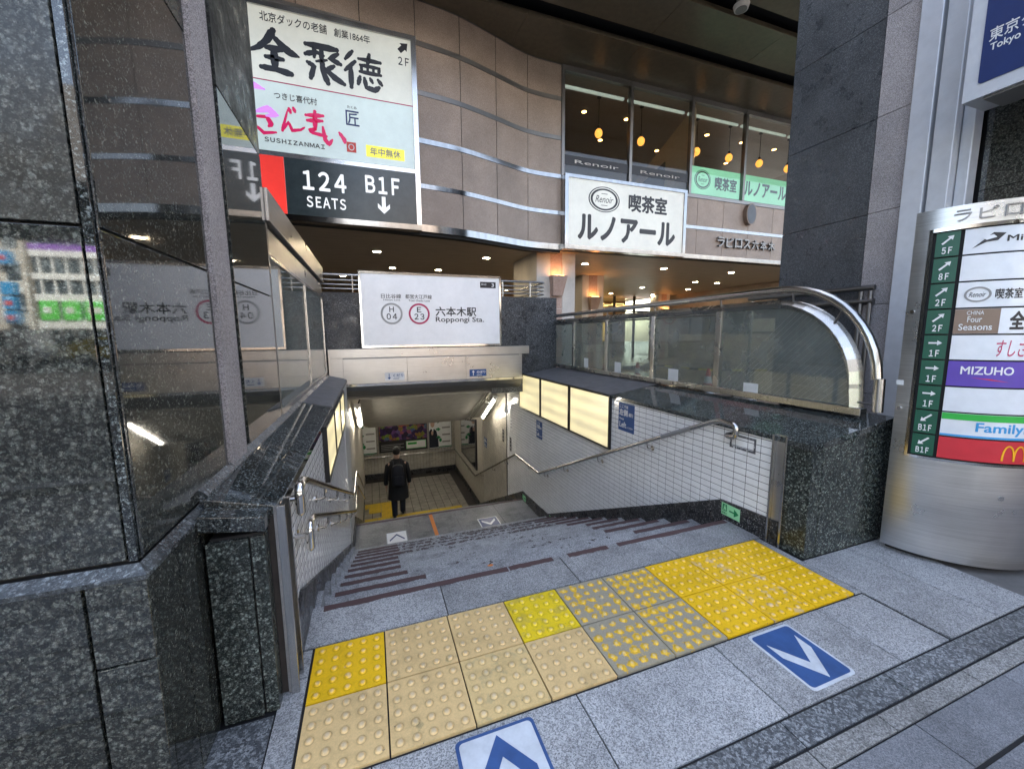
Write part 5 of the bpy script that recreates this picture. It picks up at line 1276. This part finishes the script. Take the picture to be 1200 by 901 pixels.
strokes(cr, [[(.0, .62, .5), (.45, .66, .8), (.60, .40, 1.1), (.5, .3, .7)], [(.05, .25, .6), (.3, .02, .8), (.75, .10, .6)]], -1.14, 4.42, .36, .09)
strokes(cr, [[(.35, .95, .9), (.40, .80, .9)], [(.52, 1.0, .9), (.57, .86, .9)], [(.30, .90, .4), (.12, .30, .7), (.05, .05, .9)], [(.05, .05, .6), (.3, .42, .6), (.42, .10, .9), (.75, .18, .6), (.9, .3, .4)]], -.80, 4.48, .36, .08)
strokes(cr, [[(.1, .78, .9), (.85, .86, .9)], [(.15, .55, .9), (.8, .62, .9)], [(.5, 1.0, 1), (.47, .2, 1)], [(.47, .2, .9), (.22, .12, .9), (.35, .02, .8), (.95, -.05, .8)]], -.48, 4.52, .32, .10)
strokes(cr, [[(.0, .9, .8), (.08, .3, 1), (.25, .1, 1), (.42, .35, .6)], [(.78, .75, .8), (1.0, .45, 1.1), (1.02, .3, .9)]], -.22, 4.36, .30, .10)
T('SUSHIZANMAI', -1.03, -.21, 4.31, 4.375, 'ink', .02, 0, True); T('匠', .12, .32, 4.72, 4.94, 'navy', .01); T('たくみ', .15, .29, 4.97, 5.01, 'ink', 0)
rect(F, .11, .25, 4.32, 4.47, .0045, .008, 'seal', M['cone'], t); ring(F, .18, 4.395, .045, .05, .012, .008, .0095, 'seal_mark', M['paper'], t, 12)
rect(F, .40, 1.0, 4.29, 4.465, .0045, .008, 'yellow_strip', M['yellow_lit'], t); text('年中無休', F, .46, .94, 4.315, 4.44, M['grey'], t, .02, .003, .0085)
T('124', -.56, .07, 3.68, 3.97, 'white_lit', .03, 0, True); T('SEATS', -.52, .05, 3.42, 3.59, 'white_lit', .025, 0, True); T('B1F', .36, .90, 3.73, 4.00, 'white_lit', .03, 0, True)
poly(F, [(.605, 3.69), (.665, 3.69), (.665, 3.52), (.73, 3.58), (.73, 3.51), (.635, 3.42), (.54, 3.51), (.54, 3.58), (.605, 3.52)], .0045, .008, 'arrow', M['white_lit'], t)

def cafe_logo(F, cx, cz, rx, rz, t, d, field='face_lit_renoir'):
    disc(F, cx, cz, rx, rz, d, d+.003, 'logo_oval', M['ink'], t, 36)
    ring(F, cx, cz, rx*.93, rz*.93, rx*.05, d+.003, d+.005, 'logo_line', M[field], t)
    disc(F, cx, cz, rx*.74, rz*.72, d+.003, d+.006, 'logo_field', M[field], t, 36)
    text('Renoir', F, cx-rx*.58, cx+rx*.58, cz-rz*.25, cz+rz*.28, M['ink'], t, .0, .002, d+.0065, shear=.35)
    for q in (.44, -.46): rect(F, cx-rx*.2, cx+rx*.2, cz+rz*q-.006, cz+rz*q+.006, d+.006, d+.007, 'logo_line', M['ink'], t)
t = thing('cafe_sign', 'large ivory cafe sign 喫茶室 ルノアール with oval logo under the windows', 'sign', (6, 6.7, 3.27))
F = YP(6.72)
B(4.38, 7.65, 6.73, 6.86, 3.255, 4.80).build('box', M['steel'], t)
for q in ((4.38, 7.65, 3.255, 3.345), (4.38, 7.65, 4.73, 4.80), (4.38, 4.46, 3.345, 4.73), (7.57, 7.65, 3.345, 4.73)): rect(F, *q, -.02, .03, 'frame', M['chrome'], t)
rect(F, 4.46, 7.57, 3.345, 4.73, -.01, .004, 'face', M['face_lit_renoir'], t)
cafe_logo(F, 5.36, 4.36, .40, .27, t, .004)
T('喫茶室', 6.0, 7.08, 4.17, 4.56, 'ink', .035)
T('ルノアール', 4.70, 7.35, 3.47, 4.02, 'ink', .045)
for k, (x0, x1, lb) in enumerate(((7.93, 9.56, 'green backlit cafe sign with oval logo and 喫茶室 inside the window'), (9.66, 11.30, 'green backlit cafe sign ルノアール inside the window, partly behind the pillar'))):
    t = thing('window_sign', lb, 'sign', ((x0+x1)/2, 6.95, 4.8)); F = YP(6.93)
    B(x0, x1, 6.94, 7.02, 4.84, 5.50).build('box', M['steel_dk'], t); rect(F, x0, x1, 4.85, 5.49, -.005, .003, 'face', M['face_green'], t)
    if k == 0: cafe_logo(F, 8.32, 5.20, .26, .23, t, .003, 'face_green'); T('喫茶室', 8.72, 9.45, 5.0, 5.32, 'ink', .03)
    else: T('ルノアール', 9.72, 11.25, 4.98, 5.34, 'ink', .035)
t = thing('building_name_letters', 'raised steel letters ラピロス六本木 on the taupe granite', 'lettering', (9.8, 6.85, 3.6))
F = YP(6.868)
for i, ch in enumerate('ラピロス六本木'):
    text(ch, F, 8.78+i*.30, 9.02+i*.30, 3.60, 3.84, M['steel_dk'], t, .02, .05, .02, 'letter')
t = thing('oval_plate', 'small dark oval plate on the granite between the green sign and the letters', 'plate', (9.83, 6.8, 4.2))
disc(YP(6.868), 9.83, 4.47, .17, .27, 0, .12, 'rim', M['bronze'], t); disc(YP(6.748), 9.83, 4.47, .145, .24, 0, .006, 'face', plain('plate_face', (.06, .065, .075), .3), t)


# ================================================================== PERSON
def person():
    px, py, pz = .77, 8.44, ZF
    t = thing('person', 'person in a black coat walking away at the foot of the stairs', 'person', (px, py, pz))
    def bodymesh():
        V = []; E = []; Rd = []
        def v(x, y, z, r): V.append((x, y, z)); Rd.append(r); return len(V)-1
        def e(a, b): E.append((a, b))
        pel = v(0, 0, .93, .13); ch = v(0, .01, 1.25, .15); nk = v(0, .03, 1.47, .06); hd = v(0, .05, 1.60, .085); tp_ = v(0, .06, 1.70, .075)
        for a, b in ((pel, ch), (ch, nk), (nk, hd), (hd, tp_)): e(a, b)
        for s, ky, fy, fz in ((-1, .05, -.02, .0), (1, .10, .16, .02)):
            hp_ = v(s*.09, 0, .86, .095); kn = v(s*.10, ky, .48+fz, .065); an = v(s*.10, fy, .10+fz, .042); ft = v(s*.105, fy+.10, .045+fz, .035); te = v(s*.11, fy+.17, .035+fz, .028)
            for a, b in ((pel, hp_), (hp_, kn), (kn, an), (an, ft), (ft, te)): e(a, b)
            sh = v(s*.19, .0, 1.40, .065); el = v(s*.25, -.01, 1.12, .045); wr_ = v(s*.27, .06, .88, .03); pm = v(s*.27, .075, .80, .03)
            for a, b in ((ch, sh), (sh, el), (el, wr_), (wr_, pm)): e(a, b)
            for q, (dx, L_) in enumerate(((-.022, .075), (-.008, .085), (.008, .08), (.02, .065))):
                f1 = v(s*.27+dx*.4, .08+dx, .76, .009); f2_ = v(s*.27+dx*.4, .095+dx, .76-L_*.6, .008); f3 = v(s*.268+dx*.3, .085+dx, .76-L_, .007)
                e(pm, f1); e(f1, f2_); e(f2_, f3)
            th = v(s*.25, .105, .79, .010); th2 = v(s*.245, .12, .75, .009); e(pm, th); e(th, th2)
        me = bpy.data.meshes.new('body'); me.from_pydata(V, E, []); o = bpy.data.objects.new('body', me); COL.objects.link(o); o.parent = t
        me.materials.append(M['skin']); md = o.modifiers.new('skin', 'SKIN'); 
        sv = me.skin_vertices[0].data if me.skin_vertices else None
        if sv:
            for i, r_ in enumerate(Rd): sv[i].radius = (r_, r_)
            sv[0].use_root = True
        s2 = o.modifiers.new('sub', 'SUBSURF'); s2.levels = 1; s2.render_levels = 2
        for p in me.polygons: p.use_smooth = True
        return o
    try: bodymesh()
    except Exception as ex: print('body', ex)
    O = Vector((px, py, pz))
    def ell(cx, cy, z, rx, ry, n=20, sq=1.0, wv=0):
        return [O+Vector((cx+rx*math.cos(2*math.pi*i/n)*(1+wv*math.sin(i*3)), cy+ry*math.sin(2*math.pi*i/n)*(1+wv*math.cos(i*2)), z)) for i in range(n)]
    # coat torso and skirt
    ct = MB(); ct.loft([ell(.0, .02, .50, .25, .20, wv=.04), ell(0, .015, .62, .24, .185, wv=.03), ell(0, .01, .85, .215, .16, wv=.015), ell(0, .01, 1.02, .20, .145), ell(0, .005, 1.22, .215, .145), ell(0, .0, 1.36, .225, .13), ell(0, .005, 1.43, .18, .105), ell(0, .02, 1.475, .085, .075), ell(0, .03, 1.50, .075, .07)])
    c = ct.build('coat', M['coat'], t, smooth=True)
    for s in (-1, 1):
        MB().tube([O+Vector((s*.15, 0, 1.40)), O+Vector((s*.215, 0, 1.345)), O+Vector((s*.262, -.01, 1.12)), O+Vector((s*.275, .03, .98)), O+Vector((s*.275, .065, .86))], [.045, .062, .060, .055, .050], 14).build('sleeve', M['coat'], c, smooth=True)
    for s, ky, fy, fz in ((-1, .05, -.02, 0), (1, .10, .16, .02)):
        MB().tube([O+Vector((s*.085, 0, .88)), O+Vector((s*.10, ky*.7, .62)), O+Vector((s*.10, ky, .48+fz)), O+Vector((s*.10, (ky+fy)/2, .28+fz)), O+Vector((s*.10, fy, .07+fz))], [.105, .09, .08, .07, .065], 14).build('trouser_leg', M['trouser'], t, smooth=True)
        sh = MB(); sh.loft([[O+Vector((s*.105+.045*math.cos(a)*w_, fy+yy, .04+fz+zz*(1 if math.sin(a) > 0 else .9)*math.sin(a))) for a in [i*math.pi/6 for i in range(12)]] for yy, w_, zz in ((-.07, .6, .03), (-.04, .95, .045), (.05, 1, .045), (.14, 1.0, .035), (.20, .6, .02))])
        sh.build('shoe', M['shoe'], t, smooth=True)
    # shirt collar, head, hair
    MB().tube([O+Vector((0, .03, 1.485)), O+Vector((0, .035, 1.535))], [.062, .056], 16).build('shirt_collar', M['white'], t, smooth=True)
    hb = MB().sphere(O+Vector((0, .065, 1.645)), .078, .095, .115, 16, 12).build('head', M['skin'], t, smooth=True)
    MB().sphere(O+Vector((0, .045, 1.675)), .092, .105, .115, 16, 12).build('hair', M['hair'], t, smooth=True)
    for s in (-1, 1): MB().sphere(O+Vector((s*.085, .06, 1.63)), .012, .02, .032, 8, 6).build('ear', M['skin'], t, smooth=True)
    for s in (-1, 1): MB().sphere(O+Vector((s*.03, .152, 1.655)), .012, .008, .009, 8, 6).build('eye', M['white'], hb, smooth=True)
    MB().sphere(O+Vector((0, .168, 1.62)), .013, .018, .02, 8, 6).build('nose', M['skin'], hb, smooth=True); MB().sphere(O+Vector((0, .150, 1.585)), .025, .008, .007, 8, 6).build('mouth', M['stone_pink'], hb, smooth=True)
    b = thing('backpack', 'dark navy backpack worn on the back of the person in the black coat', 'backpack', (px, py-.22, pz+.95))
    bg_ = MB(); rr = lambda z, w_, d_: [O+Vector((x, -.135+y*.5-d_*.5, z)) for x, y in [(w_*math.cos(a)**1 if True else 0, d_*math.sin(a)) for a in [i*2*math.pi/20 for i in range(20)]]]
    def sqr(z, w_, d_):
        out = []
        for i in range(24):
            a = 2*math.pi*i/24; cx, sx = math.cos(a), math.sin(a); k = (abs(cx)**3.5+abs(sx)**3.5)**(-1/3.5); out.append(O+Vector((w_*cx*k, -.225+d_*sx*k, z)))
        return out
    bg_.loft([sqr(.90, .11, .06), sqr(.93, .145, .085), sqr(1.1, .15, .095), sqr(1.28, .14, .085), sqr(1.38, .12, .065), sqr(1.41, .07, .04)])
    bg_.build('bag_body', M['bag'], b, smooth=True)
    MB().loft([[p+Vector((0, -.085, 0)) for p in sqr(z, w_*.8, .035)] for z, w_ in ((.95, .12), (.98, .14), (1.13, .14), (1.16, .12))]).build('front_pocket', M['bag'], b, smooth=True)
    for s in (-1, 1): MB().tube([O+Vector((s*.09, -.16, 1.33)), O+Vector((s*.10, -.10, 1.44)), O+Vector((s*.105, .02, 1.47)), O+Vector((s*.11, .13, 1.36)), O+Vector((s*.12, .14, 1.15)), O+Vector((s*.13, -.14, .97))], .018, 8).build('strap', M['bag'], b, smooth=True)
    MB().tube([O+Vector((-.035, -.2, 1.40)), O+Vector((-.02, -.2, 1.44)), O+Vector((.02, -.2, 1.44)), O+Vector((.035, -.2, 1.40))], .008, 8).build('handle', M['bag'], b, smooth=True)
person()

# ================================================================== STREET BEHIND THE CAMERA (seen in the polished stone)
vd = thing('expressway_deck', 'elevated expressway deck over the road behind the viewpoint', 'expressway', (0, -18, 6))
B(-60, 60, -24, -14, 5.9, 7.4).build('deck', M['cem'], vd); B(-60, 60, -14, -13.8, 5.8, 8.3).build('parapet', M['cem'], vd)
for x in (-34, -4, 30): B(x, x+1.6, -20, -18, 0, 5.9).build('pier', M['cem'], vd)
ob = thing('office_building', 'white banded street building with green shop signs across the road', 'building', (-16, -30, 0))
pc('bandwhite', (.75, .78, .74)); pc('bandpurple', (.25, .12, .45)); pc('brightgreen', (.10, .62, .06)); pc('glassdark', (.06, .08, .09), .1)
B(-17.9, -14.2, -38, -30.2, 0, 12).build('wall', M['glassdark'], ob)
for z0, z1, m_ in ((6.5, 6.85, 'bandpurple'), (6.15, 6.5, 'bandwhite'), (4.85, 5.2, 'bandwhite'), (3.6, 4.0, 'bandwhite'), (2.0, 2.5, 'bandwhite'), (8.4, 9.4, 'bandwhite'), (10.6, 12, 'bandwhite')):
    B(-17.9, -14.2, -30.2, -30.0, z0, z1).build('spandrel', M[m_], ob)
for x in (-17.6, -17.0, -16.4, -15.7, -15.1, -14.5): B(x, x+.08, -30.2, -30.05, 0, 6.1).build('mullion', M['bandwhite'], ob)
for a, b in ((-17.7, -16.9), (-16.7, -15.9), (-15.7, -14.6)): B(a, b, -30.0, -29.9, 2.5, 3.6).build('shop_sign', M['brightgreen'], ob); B(a+.15, b-.3, -29.9, -29.88, 2.9, 3.25).build('sign_mark', M['bandwhite'], ob)
ob2 = thing('office_building', 'cream street building with a vertical blue sign across the road', 'building', (-20, -30, 0))
B(-24, -18.1, -38, -30, 0, 14).build('wall', plain('cream_wall', (.6, .57, .48), .6), ob2)
for z in (1.2, 3.0, 4.8, 6.6, 8.4, 10.8):
    for x in (-23.4, -21.9, -20.4, -18.9): B(x, x+.6, -30.0, -29.9, z, z+1.0).build('window', M['glassdark'], ob2)
for z in (2.3, 3.1, 3.9, 5.6): B(-19.0, -18.5, -30, -29.5, z, z+.7).build('vertical_sign', M['sky'], ob2)
for z in (2.5, 3.3, 5.8): B(-18.9, -18.6, -29.5, -29.48, z, z+.25).build('sign_mark', M['cone'], ob2)
for i, (x0, x1, h_, m_) in enumerate(((-60, -25, 16, 'stone_warm'), (-13.6, 2, 15, 'panelwhite'), (2.4, 20, 18, 'facade'), (20.5, 60, 14, 'stone_warm'))):
    o3 = thing('street_building', ['tall cream building far left across the road', 'pale office block straight across the road', 'brown office block across the road', 'cream building far right across the road'][i], 'building', ((x0+x1)/2, -36, 0))
    B(x0, x1, -44, -35, 0, h_).build('wall', M[m_], o3)
    mbw = MB(); z = 1.0
    while z < h_-2:
        x = x0+.6
        while x < x1-2: mbw.box(x, x+1.5, -35, -34.93, z, z+1.5); x += 2.3
        z += 3
    mbw.build('window_field', M['glassdark'], o3, kind='stuff')
def car(label, x, y, L, H, mat, van=False):
    t = thing('parked_van' if van else 'taxi', label, 'van' if van else 'taxi', (x, y, 0)); f_ = YP(y)
    P = [(0, .35), (L, .35), (L, .9), (L*.93, 1.0), (L*(.88 if van else .72), H), (L*(.04 if van else .25), H), (0, 1.0)]
    MB().prism([(x+a, b) for a, b in P], lambda a, b, d=0: Vector((a, y-d, b)), 0, 1.7).build('body', M[mat], t, bevel=.08)
    for q in (0, 1): MB().prism([(x+L*(.10 if van else .28)+q*L*.36, 1.0), (x+L*(.43 if van else .48)+q*L*.30, 1.0), (x+L*(.43 if van else .47)+q*L*.26, H-.12), (x+L*(.10 if van else .31)+q*L*.36, H-.12)], lambda a, b, d=0: Vector((a, y-d, b)), -.02, 1.72).build('window', M['glassdark'], t)
    for a in (.18, .82):
        for d in (.05, 1.65): MB().tube([(x+L*a, y-d+.1, .32), (x+L*a, y-d-.1, .32)], .32, 20).build('wheel', M['rubber'], t, smooth=True)
car('white van on the road behind the viewpoint', -19.4, -25.6, 3.9, 1.85, 'white', True); car('yellow taxi on the road behind the viewpoint', -15.0, -26.5, 4.2, 1.45, 'yellow')
